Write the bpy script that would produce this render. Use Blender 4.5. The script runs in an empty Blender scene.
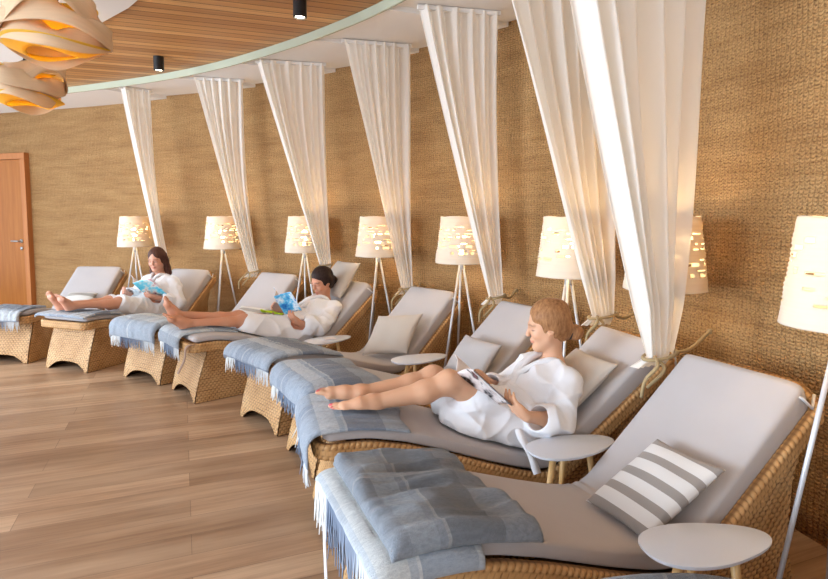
import bpy, math, random
import numpy as np
from mathutils import Vector, Matrix
rng = np.random.RandomState(7)
random.seed(7)
C = bpy.context.scene.collection
SC = bpy.context.scene
PI = math.pi

# ------------------------------------------------------------------ mesh helpers
def add(name, V, F, mat, parent=None, uv=None, smooth=True, fl=None, col=None, orient=False):
    V = np.asarray(V, float).reshape(-1, 3)
    F = np.asarray(F, int)
    if orient:
        a, b, c = V[F[:, 0]], V[F[:, 1]], V[F[:, 2]]
        vol = np.einsum('ij,ij->i', a, np.cross(b, c)).sum()
        if F.shape[1] == 4:
            d = V[F[:, 3]]
            vol += np.einsum('ij,ij->i', a, np.cross(c, d)).sum()
        if vol < 0:
            F = F[:, ::-1]
    me = bpy.data.meshes.new(name)
    k = F.shape[1]
    me.vertices.add(len(V)); me.vertices.foreach_set('co', V.ravel())
    me.loops.add(F.size); me.loops.foreach_set('vertex_index', F.ravel())
    me.polygons.add(len(F))
    me.polygons.foreach_set('loop_start', np.arange(0, F.size, k))
    me.update(calc_edges=True)
    me.polygons.foreach_set('use_smooth', np.full(len(F), bool(smooth)))
    if uv is not None:
        l = me.uv_layers.new(name='UVMap')
        l.data.foreach_set('uv', np.asarray(uv, float).reshape(-1, 2)[F.ravel()].ravel())
    if fl is not None:
        a = me.attributes.new('wv', 'FLOAT', 'POINT'); a.data.foreach_set('value', np.asarray(fl, float).ravel())
    if col is not None:
        a = me.color_attributes.new('col', 'FLOAT_COLOR', 'POINT'); a.data.foreach_set('color', np.asarray(col, float).ravel())
    me.validate()
    if mat: me.materials.append(mat)
    o = bpy.data.objects.new(name, me); C.objects.link(o)
    if parent: o.parent = parent
    return o

def gridF(nu, nv, cu=False, cv=False):
    iu = np.arange(nu if cu else nu - 1); iv = np.arange(nv if cv else nv - 1)
    I, J = np.meshgrid(iu, iv, indexing='ij'); I2 = (I + 1) % nu; J2 = (J + 1) % nv
    return np.stack([I * nv + J, I2 * nv + J, I2 * nv + J2, I * nv + J2], -1).reshape(-1, 4)

class MB:
    """collects quads of several shapes that make up one part"""
    def __init__(s): s.V = []; s.F = []; s.UV = []; s.n = 0
    def put(s, V, F, UV=None):
        V = np.asarray(V, float).reshape(-1, 3)
        s.V.append(V); s.F.append(np.asarray(F, int) + s.n); s.n += len(V)
        s.UV.append(np.asarray(UV, float).reshape(-1, 2) if UV is not None else V[:, :2].copy())
    def box(s, c, size, rot=None, bev=0.0):
        h = np.array(size) / 2
        sg = np.array([[x, y, z] for x in (-1, 1) for y in (-1, 1) for z in (-1, 1)], float)
        V = sg * h
        if rot is not None: V = V @ np.asarray(rot).T
        F = [[0, 1, 3, 2], [4, 6, 7, 5], [0, 4, 5, 1], [2, 3, 7, 6], [0, 2, 6, 4], [1, 5, 7, 3]]
        s.put(V + np.array(c), F)
    def grid(s, P, cu=False, cv=False, UV=None):
        nu, nv = P.shape[:2]; s.put(P.reshape(-1, 3), gridF(nu, nv, cu, cv), UV)
    def tube(s, pts, r, n=10, cap=True):
        pts = np.asarray(pts, float); m = len(pts); r = np.broadcast_to(np.asarray(r, float), (m,))
        T = np.gradient(pts, axis=0); T /= np.linalg.norm(T, axis=1, keepdims=True) + 1e-12
        up = np.array([0, 0, 1.0]) if abs(T[0][2]) < .9 else np.array([1.0, 0, 0])
        a = np.cross(T[0], up); a /= np.linalg.norm(a); P = []
        for i in range(m):
            a = a - T[i] * (a @ T[i]); a /= np.linalg.norm(a); b = np.cross(T[i], a)
            ang = np.arange(n) * 2 * PI / n
            P.append(pts[i] + r[i] * (np.cos(ang)[:, None] * a + np.sin(ang)[:, None] * b))
        P = np.array(P)
        if cap:
            P = np.concatenate([np.repeat(pts[:1, None], n, 1), P, np.repeat(pts[-1:, None], n, 1)])
        s.grid(P, False, True)
    def lathe(s, prof, n=24, c=(0, 0, 0)):
        prof = np.asarray(prof, float); ang = np.arange(n) * 2 * PI / n
        P = np.stack([np.stack([prof[:, 0] * np.cos(t), prof[:, 0] * np.sin(t), prof[:, 1]], -1) for t in ang]) + np.array(c)
        s.grid(P, True, False)
    def build(s, name, mat, parent=None, smooth=True, orient=False, sharp=None):
        o = add(name, np.concatenate(s.V), np.concatenate(s.F), mat, parent, np.concatenate(s.UV), smooth, orient=orient)
        if sharp is not None: o.data.set_sharp_from_angle(angle=sharp)
        return o

def bevel(o, w=.004, seg=2):
    m = o.modifiers.new('bevel', 'BEVEL'); m.width = w; m.segments = seg; m.limit_method = 'ANGLE'
    return o

def empty(name, loc=(0, 0, 0), rz=0.0, scale=(1, 1, 1)):
    o = bpy.data.objects.new(name, None); C.objects.link(o)
    o.location = loc; o.rotation_euler = (0, 0, rz); o.scale = scale; o.empty_display_size = .1
    return o
def tag(o, label, cat, group=None, kind=None):
    o['label'] = label; o['category'] = cat
    if group: o['group'] = group
    if kind: o['kind'] = kind
    return o
def structure(o):
    o['kind'] = 'structure'; return o
def copy_tree(o, parent=None):
    c = o.copy(); C.objects.link(c)
    if parent is not None: c.parent = parent
    for ch in [x for x in bpy.data.objects if x.parent == o]:
        copy_tree(ch, c)
    return c

def spline(pts, m=12):
    p = np.asarray(pts, float); p = np.vstack([2 * p[0] - p[1], p, 2 * p[-1] - p[-2]]); out = []
    for i in range(1, len(p) - 2):
        t = np.linspace(0, 1, m, endpoint=False)[:, None]
        out.append(.5 * (2 * p[i] + (p[i + 1] - p[i - 1]) * t + (2 * p[i - 1] - 5 * p[i] + 4 * p[i + 1] - p[i + 2]) * t ** 2 + (-p[i - 1] + 3 * p[i] - 3 * p[i + 1] + p[i + 2]) * t ** 3))
    out.append(p[-2:-1]); return np.vstack(out)
def arclen(P):
    return np.concatenate([[0], np.cumsum(np.linalg.norm(np.diff(P, axis=0), axis=1))])
def resample(P, step):
    s = arclen(P); n = max(2, int(round(s[-1] / step)) + 1); q = np.linspace(0, s[-1], n)
    return np.stack([np.interp(q, s, P[:, i]) for i in range(P.shape[1])], -1)

def wnoise(X, Y, Z, f, seed, n=14):
    r = np.random.RandomState(seed); out = 0
    for i in range(n):
        k = r.normal(size=3); k *= (f * (.6 + .9 * r.rand())) / np.linalg.norm(k)
        out = out + np.sin(k[0] * X + k[1] * Y + k[2] * Z + r.rand() * 6.28)
    return out / math.sqrt(n)

# ------------------------------------------------------------------ materials
def L(r, g, b):
    f = lambda c: (c / 12.92 if c <= .04045 else ((c + .055) / 1.055) ** 2.4)
    return (f(r / 255), f(g / 255), f(b / 255), 1)
class NT:
    def __init__(s, name):
        s.m = bpy.data.materials.new(name); s.m.use_nodes = True; s.t = s.m.node_tree
        s.b = s.t.nodes['Principled BSDF']; s.out = s.t.nodes['Material Output']
    def n(s, typ, **kw):
        x = s.t.nodes.new(typ)
        for k, v in kw.items():
            if k.startswith('i_'):
                x.inputs[int(k[2:])].default_value = v
            else: setattr(x, k, v)
        return x
    def l(s, a, b): s.t.links.new(a, b)
    def math(s, op, a, b=None, c=None):
        x = s.n('ShaderNodeMath', operation=op)
        for i, v in enumerate((a, b, c)):
            if v is None: continue
            if isinstance(v, (int, float)): x.inputs[i].default_value = v
            else: s.l(v, x.inputs[i])
        return x.outputs[0]
    def mix(s, f, a, b, mode='MIX'):
        x = s.n('ShaderNodeMix', data_type='RGBA', blend_type=mode)
        for sock, v in ((x.inputs[0], f), (x.inputs[6], a), (x.inputs[7], b)):
            if isinstance(v, (int, float)): sock.default_value = v
            elif isinstance(v, tuple): sock.default_value = v
            else: s.l(v, sock)
        return x.outputs[2]
    def ramp(s, f, stops, interp='LINEAR'):
        x = s.n('ShaderNodeValToRGB'); e = x.color_ramp; e.interpolation = interp
        while len(e.elements) < len(stops): e.elements.new(.5)
        for el, (p, c) in zip(e.elements, stops): el.position = p; el.color = c
        s.l(f, x.inputs[0]); return x.outputs[0]
    def noise(s, vec, scale, detail=3, rough=.55):
        x = s.n('ShaderNodeTexNoise'); x.inputs['Scale'].default_value = scale; x.inputs['Detail'].default_value = detail; x.inputs['Roughness'].default_value = rough
        if vec is not None: s.l(vec, x.inputs['Vector'])
        return x.outputs[0]
    def mapping(s, vec, scale=(1, 1, 1), rot=(0, 0, 0), loc=(0, 0, 0)):
        x = s.n('ShaderNodeMapping'); x.inputs['Scale'].default_value = scale; x.inputs['Rotation'].default_value = rot; x.inputs['Location'].default_value = loc
        s.l(vec, x.inputs[0]); return x.outputs[0]
    def uv(s): return s.n('ShaderNodeTexCoord').outputs['UV']
    def obj(s): return s.n('ShaderNodeTexCoord').outputs['Object']
    def bump(s, h, dist=.004, st=1.0):
        x = s.n('ShaderNodeBump'); x.inputs['Strength'].default_value = st; x.inputs['Distance'].default_value = dist
        s.l(h, x.inputs['Height']); s.l(x.outputs[0], s.b.inputs['Normal']); return x
    def set(s, col=None, rough=.6, spec=.5, metal=0, sheen=0, trans=0, sss=0):
        if col is not None:
            if isinstance(col, tuple): s.b.inputs['Base Color'].default_value = col
            else: s.l(col, s.b.inputs['Base Color'])
        s.b.inputs['Roughness'].default_value = rough; s.b.inputs['Specular IOR Level'].default_value = spec
        s.b.inputs['Metallic'].default_value = metal
        if sheen: s.b.inputs['Sheen Weight'].default_value = sheen
        if sss:
            s.b.inputs['Subsurface Weight'].default_value = sss; s.b.inputs['Subsurface Radius'].default_value = (.012, .005, .003); s.b.inputs['Subsurface Scale'].default_value = 1
        return s.m
def plain(name, col, rough=.5, spec=.5, metal=0, var=.0, scale=30):
    t = NT(name)
    if var:
        c = t.mix(t.noise(t.obj(), scale), tuple(x * (1 - var) for x in col[:3]) + (1,), tuple(min(1, x * (1 + var)) for x in col[:3]) + (1,))
        return t.set(c, rough, spec, metal)
    return t.set(col, rough, spec, metal)

M = {}
def build_materials():
    # woven seagrass wall: ribs and rows in wall metres
    t = NT('seagrass_wall'); uv = t.uv(); sx = t.n('ShaderNodeSeparateXYZ'); t.l(uv, sx.inputs[0])
    wob = t.noise(t.mapping(uv, (9, 9, 1)), 1.0, 3)
    u = t.math('ADD', sx.outputs[0], t.math('MULTIPLY', wob, .045)); v = t.math('ADD', sx.outputs[1], t.math('MULTIPLY', wob, .03))
    us = t.math('DIVIDE', u, .027); a = t.math('ABSOLUTE', t.math('SINE', t.math('MULTIPLY', us, PI)))
    vs = t.math('ADD', t.math('DIVIDE', v, .0175), t.math('MULTIPLY', a, .45))
    b = t.math('ABSOLUTE', t.math('SINE', t.math('MULTIPLY', vs, PI)))
    h = t.math('MULTIPLY', t.math('POWER', a, .6), t.math('POWER', b, .6))
    big = t.noise(t.mapping(uv, (.9, 5, 1)), 1.6, 5, .65); fine = t.noise(t.mapping(uv, (60, 95, 1)), 1, 3, .7)
    streak = t.noise(t.mapping(uv, (2.0, 46, 1)), 1, 3, .6)
    c = t.ramp(big, [(.28, L(162, 118, 72)), (.5, L(190, 145, 93)), (.72, L(210, 167, 113))])
    c = t.mix(t.ramp(streak, [(.3, (0, 0, 0, 1)), (.7, (1, 1, 1, 1))]), c, t.mix(.5, c, L(216, 174, 120)))
    c = t.mix(t.math('MULTIPLY', t.ramp(fine, [(.36, (1, 1, 1, 1)), (.5, (0, 0, 0, 1))]), .7), c, L(104, 66, 36))
    c = t.mix(t.ramp(h, [(.0, (1, 1, 1, 1)), (.38, (0, 0, 0, 1))]), c, t.mix(.6, c, L(96, 62, 34)))
    hh = t.math('ADD', h, t.math('MULTIPLY', fine, .7)); t.bump(hh, .010, 1.0)
    M['wall'] = t.set(c, .75, .25)
    # wicker for the loungers (the weave itself is modelled)
    t = NT('wicker'); at = t.n('ShaderNodeAttribute', attribute_name='wv'); ob = t.obj()
    n1 = t.noise(ob, 6, 4); n2 = t.noise(ob, 160, 2)
    c = t.ramp(n1, [(.3, L(184, 138, 84)), (.55, L(208, 164, 110)), (.75, L(222, 184, 132))])
    c = t.mix(t.math('MULTIPLY', n2, .3), c, L(150, 100, 54))
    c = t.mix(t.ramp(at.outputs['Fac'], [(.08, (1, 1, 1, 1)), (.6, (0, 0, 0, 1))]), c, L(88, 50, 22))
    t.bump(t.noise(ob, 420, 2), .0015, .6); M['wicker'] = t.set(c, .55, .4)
    # floor boards
    t = NT('oak_floor'); p = t.mapping(t.obj(), (1, 1, 1), (0, 0, math.radians(-22)))
    br = t.n('ShaderNodeTexBrick', offset=.37, offset_frequency=2); t.l(p, br.inputs[0])
    for k, val in (('Scale', 1.0), ('Mortar Size', .0016), ('Mortar Smooth', .1), ('Brick Width', 2.1), ('Row Height', .17), ('Bias', 0.0)): br.inputs[k].default_value = val
    br.inputs['Color1'].default_value = (0, 0, 0, 1); br.inputs['Color2'].default_value = (1, 1, 1, 1); br.inputs['Mortar'].default_value = (.5, .5, .5, 1)
    c = t.ramp(br.outputs[0], [(0, L(150, 116, 88)), (.5, L(178, 142, 111)), (1, L(200, 166, 134))])
    gr = t.noise(t.mapping(p, (1.3, 26, 1)), 1.4, 6, .65); gr2 = t.noise(t.mapping(p, (.7, 5, 1)), 1.2, 4)
    c = t.mix(t.ramp(gr, [(.38, (1, 1, 1, 1)), (.6, (0, 0, 0, 1))]), c, t.mix(.5, c, L(120, 88, 64)))
    c = t.mix(t.ramp(gr2, [(.4, (0, 0, 0, 1)), (.75, (1, 1, 1, 1))]), c, t.mix(.5, c, L(214, 184, 152)))
    c = t.mix(t.math('MULTIPLY', br.outputs[1], .6), c, L(84, 60, 44))
    t.bump(t.math('SUBTRACT', gr, br.outputs[1]), .0015, .35); M['floor'] = t.set(c, .36, .45)
    # slatted wooden ceiling
    t = NT('ceiling_wood'); p = t.mapping(t.obj(), (1, 1, 1), (0, 0, math.radians(-20))); sx = t.n('ShaderNodeSeparateXYZ'); t.l(p, sx.inputs[0])
    row = t.math('FLOOR', t.math('DIVIDE', sx.outputs[1], .11)); wn = t.n('ShaderNodeTexWhiteNoise', noise_dimensions='1D'); t.l(row, wn.inputs['W'])
    fr = t.math('FRACT', t.math('DIVIDE', sx.outputs[1], .11)); gap = t.math('LESS_THAN', fr, .09)
    c = t.ramp(wn.outputs[0], [(0, L(170, 118, 68)), (.5, L(202, 150, 94)), (1, L(224, 176, 118))])
    gr = t.noise(t.mapping(p, (1.2, 40, 1)), 1.5, 5, .6)
    c = t.mix(t.ramp(gr, [(.35, (1, 1, 1, 1)), (.6, (0, 0, 0, 1))]), c, t.mix(.45, c, L(150, 98, 58)))
    c = t.mix(gap, c, L(78, 46, 24)); t.bump(t.math('SUBTRACT', 1.0, gap), .01, .8); M['ceil_wood'] = t.set(c, .5, .3)
    M['white'] = plain('white_plaster', L(236, 232, 228), .8, .2, var=.01)
    M['glass_edge'] = plain('green_glass_edge', L(186, 192, 170), .25, .5)
    # textiles
    def fabric(name, col, w=900, bmp=.0006, rough=.85, sheen=.15, var=.06):
        t = NT(name); ob = t.obj(); n = t.noise(ob, 5, 3); f = t.noise(ob, w, 2)
        c = t.mix(n, tuple(x * (1 - var) for x in col[:3]) + (1,), tuple(min(1, x * (1 + var)) for x in col[:3]) + (1,))
        c = t.mix(t.math('MULTIPLY', f, .25), c, tuple(x * .75 for x in col[:3]) + (1,)); t.bump(f, bmp, .5)
        return t.set(c, rough, .2, sheen=sheen)
    M['mattress'] = fabric('mattress_fabric', L(188, 182, 181))
    M['pillow_taupe'] = fabric('pillow_taupe', L(192, 181, 170))
    M['pillow_beige'] = fabric('pillow_beige', L(192, 180, 168))
    M['pillow_grey'] = fabric('pillow_grey', L(190, 183, 180))
    M['robe'] = fabric('bathrobe_cotton', L(242, 242, 245), 700, .0008, var=.02)
    M['trouser'] = fabric('pale_robe_skirt', L(214, 200, 186), var=.03)
    M['strap_white'] = fabric('strap_white', L(226, 224, 226)); M['strap_brown'] = fabric('strap_brown', L(158, 128, 108))
    M['hairtie'] = plain('hair_tie', L(38, 32, 40), .6)
    M['jute'] = fabric('jute_rope', L(176, 152, 112), 500, .001)
    # translucent curtain
    t = NT('curtain_cotton'); t.set(L(252, 248, 242), .85, .1); ob = t.obj(); f = t.noise(ob, 800, 2); t.bump(f, .0004, .4)
    tr = t.n('ShaderNodeBsdfTranslucent'); tr.inputs[0].default_value = L(255, 248, 236); mx = t.n('ShaderNodeMixShader'); mx.inputs[0].default_value = .42
    t.l(t.b.outputs[0], mx.inputs[1]); t.l(tr.outputs[0], mx.inputs[2]); t.l(mx.outputs[0], t.out.inputs[0]); M['curtain'] = t.m
    def translucent(name, col, tcol, f, rough=.6, grain=None):
        t = NT(name)
        c = col
        if grain:
            g = t.noise(t.mapping(t.uv(), grain), 1, 4, .6); c = t.mix(g, tuple(x * .85 for x in col[:3]) + (1,), tuple(min(1, x * 1.08) for x in col[:3]) + (1,))
            t.bump(g, .0015, .4)
        t.set(c, rough, .25)
        tr = t.n('ShaderNodeBsdfTranslucent'); tr.inputs[0].default_value = tcol; mx = t.n('ShaderNodeMixShader'); mx.inputs[0].default_value = f
        t.l(t.b.outputs[0], mx.inputs[1]); t.l(tr.outputs[0], mx.inputs[2]); t.l(mx.outputs[0], t.out.inputs[0]); return t.m
    M['shade'] = translucent('paper_shade', L(240, 232, 214), L(255, 226, 170), .22, grain=(3, 90, 1))
    M['veneer'] = translucent('wood_veneer', L(240, 212, 176), L(250, 206, 120), .2, grain=(4, 60, 1))
    M['veneer_in'] = translucent('amber_inner_band', L(250, 214, 90), L(255, 220, 60), .5)
    def emit(name, col, st):
        t = NT(name); t.set(col, .5); t.b.inputs['Emission Color'].default_value = col; t.b.inputs['Emission Strength'].default_value = st; return t.m
    M['bulb'] = emit('warm_bulb', (1, .72, .36, 1), 14); M['bulb2'] = emit('amber_bulb', (1, .72, .16, 1), 20); M['led'] = emit('spot_led', (1, .85, .6, 1), 30)
    M['metal'] = plain('pale_metal', L(214, 216, 220), .35, .5, .25); M['black'] = plain('black_metal', L(22, 20, 20), .45); M['steel'] = plain('brushed_steel', L(176, 176, 176), .3, .5, 1)
    M['table'] = plain('table_white', L(212, 217, 226), .35, .4, var=.01); 
    t = NT('beech_leg'); ob = t.obj(); g = t.noise(t.mapping(ob, (40, 40, 3)), 1, 4)
    M['beech'] = t.set(t.ramp(g, [(.3, L(206, 160, 98)), (.7, L(228, 188, 130))]), .4, .4)
    def wood(name, a, b):
        t = NT(name); g = t.noise(t.mapping(t.obj(), (14, 14, 1.0)), 1.3, 5, .6); return t.set(t.ramp(g, [(.3, a), (.7, b)]), .45, .2)
    M['door'] = wood('door_cherry', L(158, 94, 38), L(178, 112, 50)); M['doorframe'] = wood('door_frame_wood', L(178, 112, 62), L(196, 130, 78))
    # plaid throw: u along the lounger (metres from the upper edge), v across
    def plaid(name, base, dark, pale, line, u0=.0):
        t = NT(name); uv = t.uv(); sx = t.n('ShaderNodeSeparateXYZ'); t.l(uv, sx.inputs[0]); u, v = sx.outputs[0], sx.outputs[1]
        def bands(x, stops): return t.ramp(x, [(p, c) for p, c in stops], 'CONSTANT')
        W, K = (1, 1, 1, 1), (0, 0, 0, 1)
        fu = t.math('FRACT', t.math('ADD', t.math('DIVIDE', u, .44), u0)); fv = t.math('FRACT', t.math('ADD', t.math('DIVIDE', v, .46), .5))
        bu = bands(fu, [(0, K), (.34, W), (.72, K)]); bv = bands(fv, [(0, K), (.2, W), (.62, K)])
        pu = bands(fu, [(0, K), (.8, W), (.98, K)]); 
        lu = bands(fu, [(0, K), (.72, W), (.745, K)]); lv = bands(fv, [(0, K), (.41, W), (.43, K)])
        c = t.mix(t.math('MULTIPLY', bu, .75), base, dark); c = t.mix(t.math('MULTIPLY', bv, .38), c, dark)
        c = t.mix(t.math('MULTIPLY', pu, .85), c, pale); c = t.mix(t.math('MULTIPLY', t.math('MAXIMUM', lu, lv), .7), c, line)
        f = t.noise(t.mapping(uv, (420, 420, 1)), 1, 2); f2 = t.noise(t.mapping(uv, (30, 30, 1)), 1, 4)
        c = t.mix(t.math('MULTIPLY', f, .3), c, tuple(x * .7 for x in dark[:3]) + (1,)); c = t.mix(t.math('MULTIPLY', f2, .25), c, pale)
        f3 = t.noise(t.mapping(uv, (55, 140, 1)), 1, 5, .7); c = t.mix(t.ramp(f3, [(.35, (.38, .38, .38, 1)), (.62, (0, 0, 0, 1))]), c, tuple(x * .62 for x in dark[:3]) + (1,)); t.bump(t.math('ADD', f3, t.math('ADD', f, f2)), .005, .8); return t.set(c, .95, .1, sheen=.3)
    M['plaid'] = plaid('plaid_blue', L(168, 180, 194), L(96, 110, 134), L(212, 216, 218), L(218, 220, 220))
    M['plaid_pale'] = plaid('plaid_pale', L(202, 211, 218), L(142, 155, 172), L(226, 228, 224), L(232, 232, 228), .3)
    M['plaid_grey'] = plaid('plaid_grey', L(142, 150, 160), L(98, 103, 110), L(158, 168, 178), L(172, 172, 170), .12)
    t = NT('fringe'); sx = t.n('ShaderNodeSeparateXYZ'); t.l(t.uv(), sx.inputs[0])
    M['fringe'] = t.set(t.ramp(sx.outputs[0], [(0, L(226, 226, 222)), (.22, L(222, 224, 224)), (.26, L(112, 124, 144)), (.72, L(138, 148, 164)), (.8, L(208, 212, 216)), (1, L(214, 216, 218))]), .95, .1)
    t = NT('fringe_pale'); M['fringe_pale'] = t.set(L(196, 202, 212), .95, .1)
    def stripes(name, a, b, per, duty, ax=0, off=0):
        t = NT(name); sx = t.n('ShaderNodeSeparateXYZ'); t.l(t.uv(), sx.inputs[0]); fr = t.math('FRACT', t.math('ADD', t.math('DIVIDE', sx.outputs[ax], per), off))
        f = t.noise(t.mapping(t.uv(), (300, 300, 1)), 1, 2); c = t.mix(t.math('LESS_THAN', fr, duty), a, b); c = t.mix(t.math('MULTIPLY', f, .2), c, tuple(x * .7 for x in a[:3]) + (1,))
        t.bump(f, .001, .5); return t.set(c, .9, .15, sheen=.2)
    M['pil_stripe'] = stripes('striped_pillow', L(226, 224, 222), L(150, 142, 136), .086, .42, 1, .2)
    M['pil_stripe2'] = stripes('striped_pillow_fine', L(214, 208, 198), L(158, 150, 140), .13, .4, 1)
    # skin / hair with colour attribute
    t = NT('skin'); a = t.n('ShaderNodeAttribute', attribute_name='col'); n = t.noise(t.obj(), 9, 3)
    c = t.mix(t.math('MULTIPLY', n, .18), a.outputs[0], L(190, 110, 84)); M['skin'] = t.set(c, .48, .35, sss=.12)
    def hair(name, a, b):
        t = NT(name); g = t.noise(t.mapping(t.obj(), (70, 70, 22)), 1, 4, .65); t.bump(g, .004, .5); return t.set(t.ramp(g, [(.3, a), (.7, b)]), .5, .22)
    M['hair_blonde'] = hair('hair_blonde', L(128, 84, 52), L(184, 134, 90)); M['hair_dark'] = hair('hair_dark', L(30, 20, 18), L(62, 42, 36)); M['hair_brown'] = hair('hair_brown', L(54, 32, 26), L(98, 62, 50))
    # magazine covers
    def cover(name, cols, sc, seed):
        t = NT(name); p = t.mapping(t.uv(), (sc, sc, 1), (0, 0, .5), (seed, seed * .7, 0)); n = t.noise(p, 1, 3, .6)
        st = [(i / (len(cols)), c) for i, c in enumerate(cols)]; st = [(.28 + .44 * i / (len(cols) - 1), c) for i, c in enumerate(cols)]
        return t.set(t.ramp(n, st), .25, .5)
    M['cov_bw'] = cover('cover_monochrome', [L(24, 22, 24), L(34, 30, 32), L(214, 200, 196), L(236, 226, 222), L(60, 50, 52), L(196, 120, 136)], 7, 3.1)
    M['cov_blue'] = cover('cover_blue', [L(20, 60, 120), L(40, 120, 190), L(90, 180, 220), L(226, 236, 240), L(40, 130, 200), L(24, 70, 150)], 6, 1.7)
    M['cov_teal'] = cover('cover_teal', [L(30, 80, 150), L(70, 180, 210), L(110, 200, 220), L(226, 220, 210), L(170, 90, 110), L(50, 60, 120)], 6, 5.3)
    M['paper'] = plain('paper', L(236, 226, 224), .5, .3)
    M['lime'] = plain('lime_cloth', L(206, 232, 40), .7)
build_materials()

# ------------------------------------------------------------------ room
WALL = np.array([(-7.9, 9.3), (-6.6, 8.87), (-5.61, 8.54), (-4.85, 8.27), (-4.1, 7.97), (-3.22, 7.56), (-1.96, 6.93), (-.9, 6.22), (-.05, 5.52), (.68, 4.78), (1.12, 4.2), (1.42, 3.6), (1.62, 3.0), (1.76, 2.4), (1.9, 1.9), (2.12, 1.3), (2.42, .6), (2.7, -.3), (2.95, -1.3), (3.15, -2.9)])
EDGE = np.array([(-7.4, 8.25), (-5.4, 7.68), (-4.26, 7.27), (-3.3, 6.85), (-2.62, 6.5), (-2.05, 6.13), (-1.53, 5.73), (-.9, 5.17), (-.26, 4.48), (.2, 3.8), (.52, 3.1), (.7, 2.4), (.9, 1.6), (1.15, .8), (1.4, -.2), (1.65, -1.4), (1.85, -2.9)])
wallP = resample(spline(WALL), .06); edgeP = resample(spline(EDGE), .06)
def offset2(P, d):
    T = np.gradient(P, axis=0); T /= np.linalg.norm(T, axis=1, keepdims=True); N = np.stack([-T[:, 1], T[:, 0]], -1); return P + N * d
def build_room():
    global wallP
    wallP = offset2(wallP, .05)
    s = arclen(wallP); zs = np.linspace(0, 3.08, 24)
    P = np.zeros((len(wallP), len(zs), 3)); P[:, :, :2] = wallP[:, None]; P[:, :, 2] = zs
    uv = np.stack(np.broadcast_arrays(s[:, None], zs[None]), -1)
    Q = P[:, ::-1].copy(); Q[:, :, :2] = offset2(wallP, .15)[:, None]
    A = np.concatenate([P, Q], 1); UV = np.concatenate([uv, uv[:, ::-1]], 1)
    structure(add('wall_curved', A, gridF(A.shape[0], A.shape[1], False, True), M['wall'], None, UV))
    m = MB(); m.box((-2.45, 3.2, -.06), (11.7, 12.8, .12)); structure(m.build('floor', M['floor'], None, False))
    m = MB(); m.box((-2.45, 3.2, 3.095), (11.7, 12.8, .1)); structure(m.build('ceiling', M['ceil_wood'], None, False))
    # plain white ceiling field, inner side of the room
    pts = np.array([(-8.2, 9.26), (-4.54, 6.4), (-2.69, 4.95), (-2.17, 4.5), (-1.2, 3.45), (-.7, 2.5), (-.6, 1.5), (-.7, 0), (-1.0, -1.5), (-1.4, -3.1), (-8.2, -3.1)])
    V = np.vstack([np.c_[pts, np.full(len(pts), 3.026)], np.c_[pts, np.full(len(pts), 3.044)]]); n = len(pts)
    import bmesh
    bm = bmesh.new(); vs = [bm.verts.new(v) for v in V]
    bm.faces.new(vs[:n]); bm.faces.new(vs[n:][::-1])
    for i in range(n): bm.faces.new([vs[i], vs[n + i], vs[n + (i + 1) % n], vs[(i + 1) % n]])
    bmesh.ops.recalc_face_normals(bm, faces=bm.faces); me = bpy.data.meshes.new('ceiling_white'); bm.to_mesh(me); bm.free()
    me.materials.append(M['white']); o = bpy.data.objects.new('ceiling_white', me); C.objects.link(o); structure(o)
    # soffit in stepped panels between the curtain lines
    E = np.array([(-3.798, 6.99), (-2.613, 6.5), (-1.741, 5.888), (-.889, 5.145), (-.157, 4.37), (.42, 3.32), (.69, 2.45)])
    Bw = np.array([(-3.25, 7.6), (-1.9, 6.92), (-.84, 6.2), (.02, 5.49), (.72, 4.76), (1.3, 3.87), (1.62, 3.0)])
    edge_in = offset2(edgeP, .004); near = lambda P, q: int(np.argmin(np.linalg.norm(P - q, axis=1)))
    ie = [0] + [near(edgeP, e) for e in E] + [len(edgeP) - 1]; iw = [0] + [near(wallP, b) for b in Bw] + [len(wallP) - 1]
    for k in range(8):
        a = edgeP[ie[k]:ie[k + 1] + 1]; b = wallP[iw[k]:iw[k + 1] + 1]; m_ = 14
        f = lambda P: resample(P, arclen(P)[-1] / (m_ - 1))[:m_]
        a, b = f(a), f(b); z0 = np.linspace(3.012, 2.975, m_)
        rows = []
        for i in range(m_):
            w = np.linspace(0, 1, 5)[:, None]; lo = a[i] * (1 - w) + b[i] * w
            r = np.vstack([np.c_[lo, np.full(5, z0[i])], np.c_[lo[::-1], np.full(5, 3.043)]]); rows.append(r)
        rows = np.array(rows); c0 = np.repeat(rows[:1].mean(1, keepdims=True), rows.shape[1], 1); c1 = np.repeat(rows[-1:].mean(1, keepdims=True), rows.shape[1], 1)
        rows = np.concatenate([c0, rows, c1])
        structure(add('ceiling_soffit', rows, gridF(rows.shape[0], rows.shape[1], False, True), M['white'], None, smooth=False, orient=True))
    # glass fascia along the soffit edge
    o1 = offset2(edgeP, -.012); o0 = offset2(edgeP, -.032)
    R = np.stack([np.c_[o0, np.full(len(o0), 2.97)], np.c_[o1, np.full(len(o0), 2.97)], np.c_[o1, np.full(len(o0), 3.043)], np.c_[o0, np.full(len(o0), 3.043)]], 1)
    structure(add('trim_1', R, gridF(R.shape[0], 4, False, True), M['glass_edge'], None, smooth=False, orient=True))
    # small clips under the glass edge
    # door in the far wall
    i = int(np.argmin(np.linalg.norm(wallP - np.array([-5.72, 8.57]), axis=1))); p1 = wallP[i]; d = np.array([-.951, .31]); 
    rz = math.atan2(d[1], d[0]); r = empty('door_1', (p1[0], p1[1], 0), rz); structure(r)
    W, H = .98, 2.3
    # local x runs along the wall away from the frame edge, local y>0 is... towards the room
    sgn = 1.0
    m = MB(); m.box((.045, sgn * .03, H / 2), (.09, .1, H)); m.box((W + .135, sgn * .03, H / 2), (.09, .1, H)); m.box((W / 2 + .09, sgn * .03, H + .045), (W + .18, .1, .09)); bevel(m.build('frame', M['doorframe'], r, False))
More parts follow.
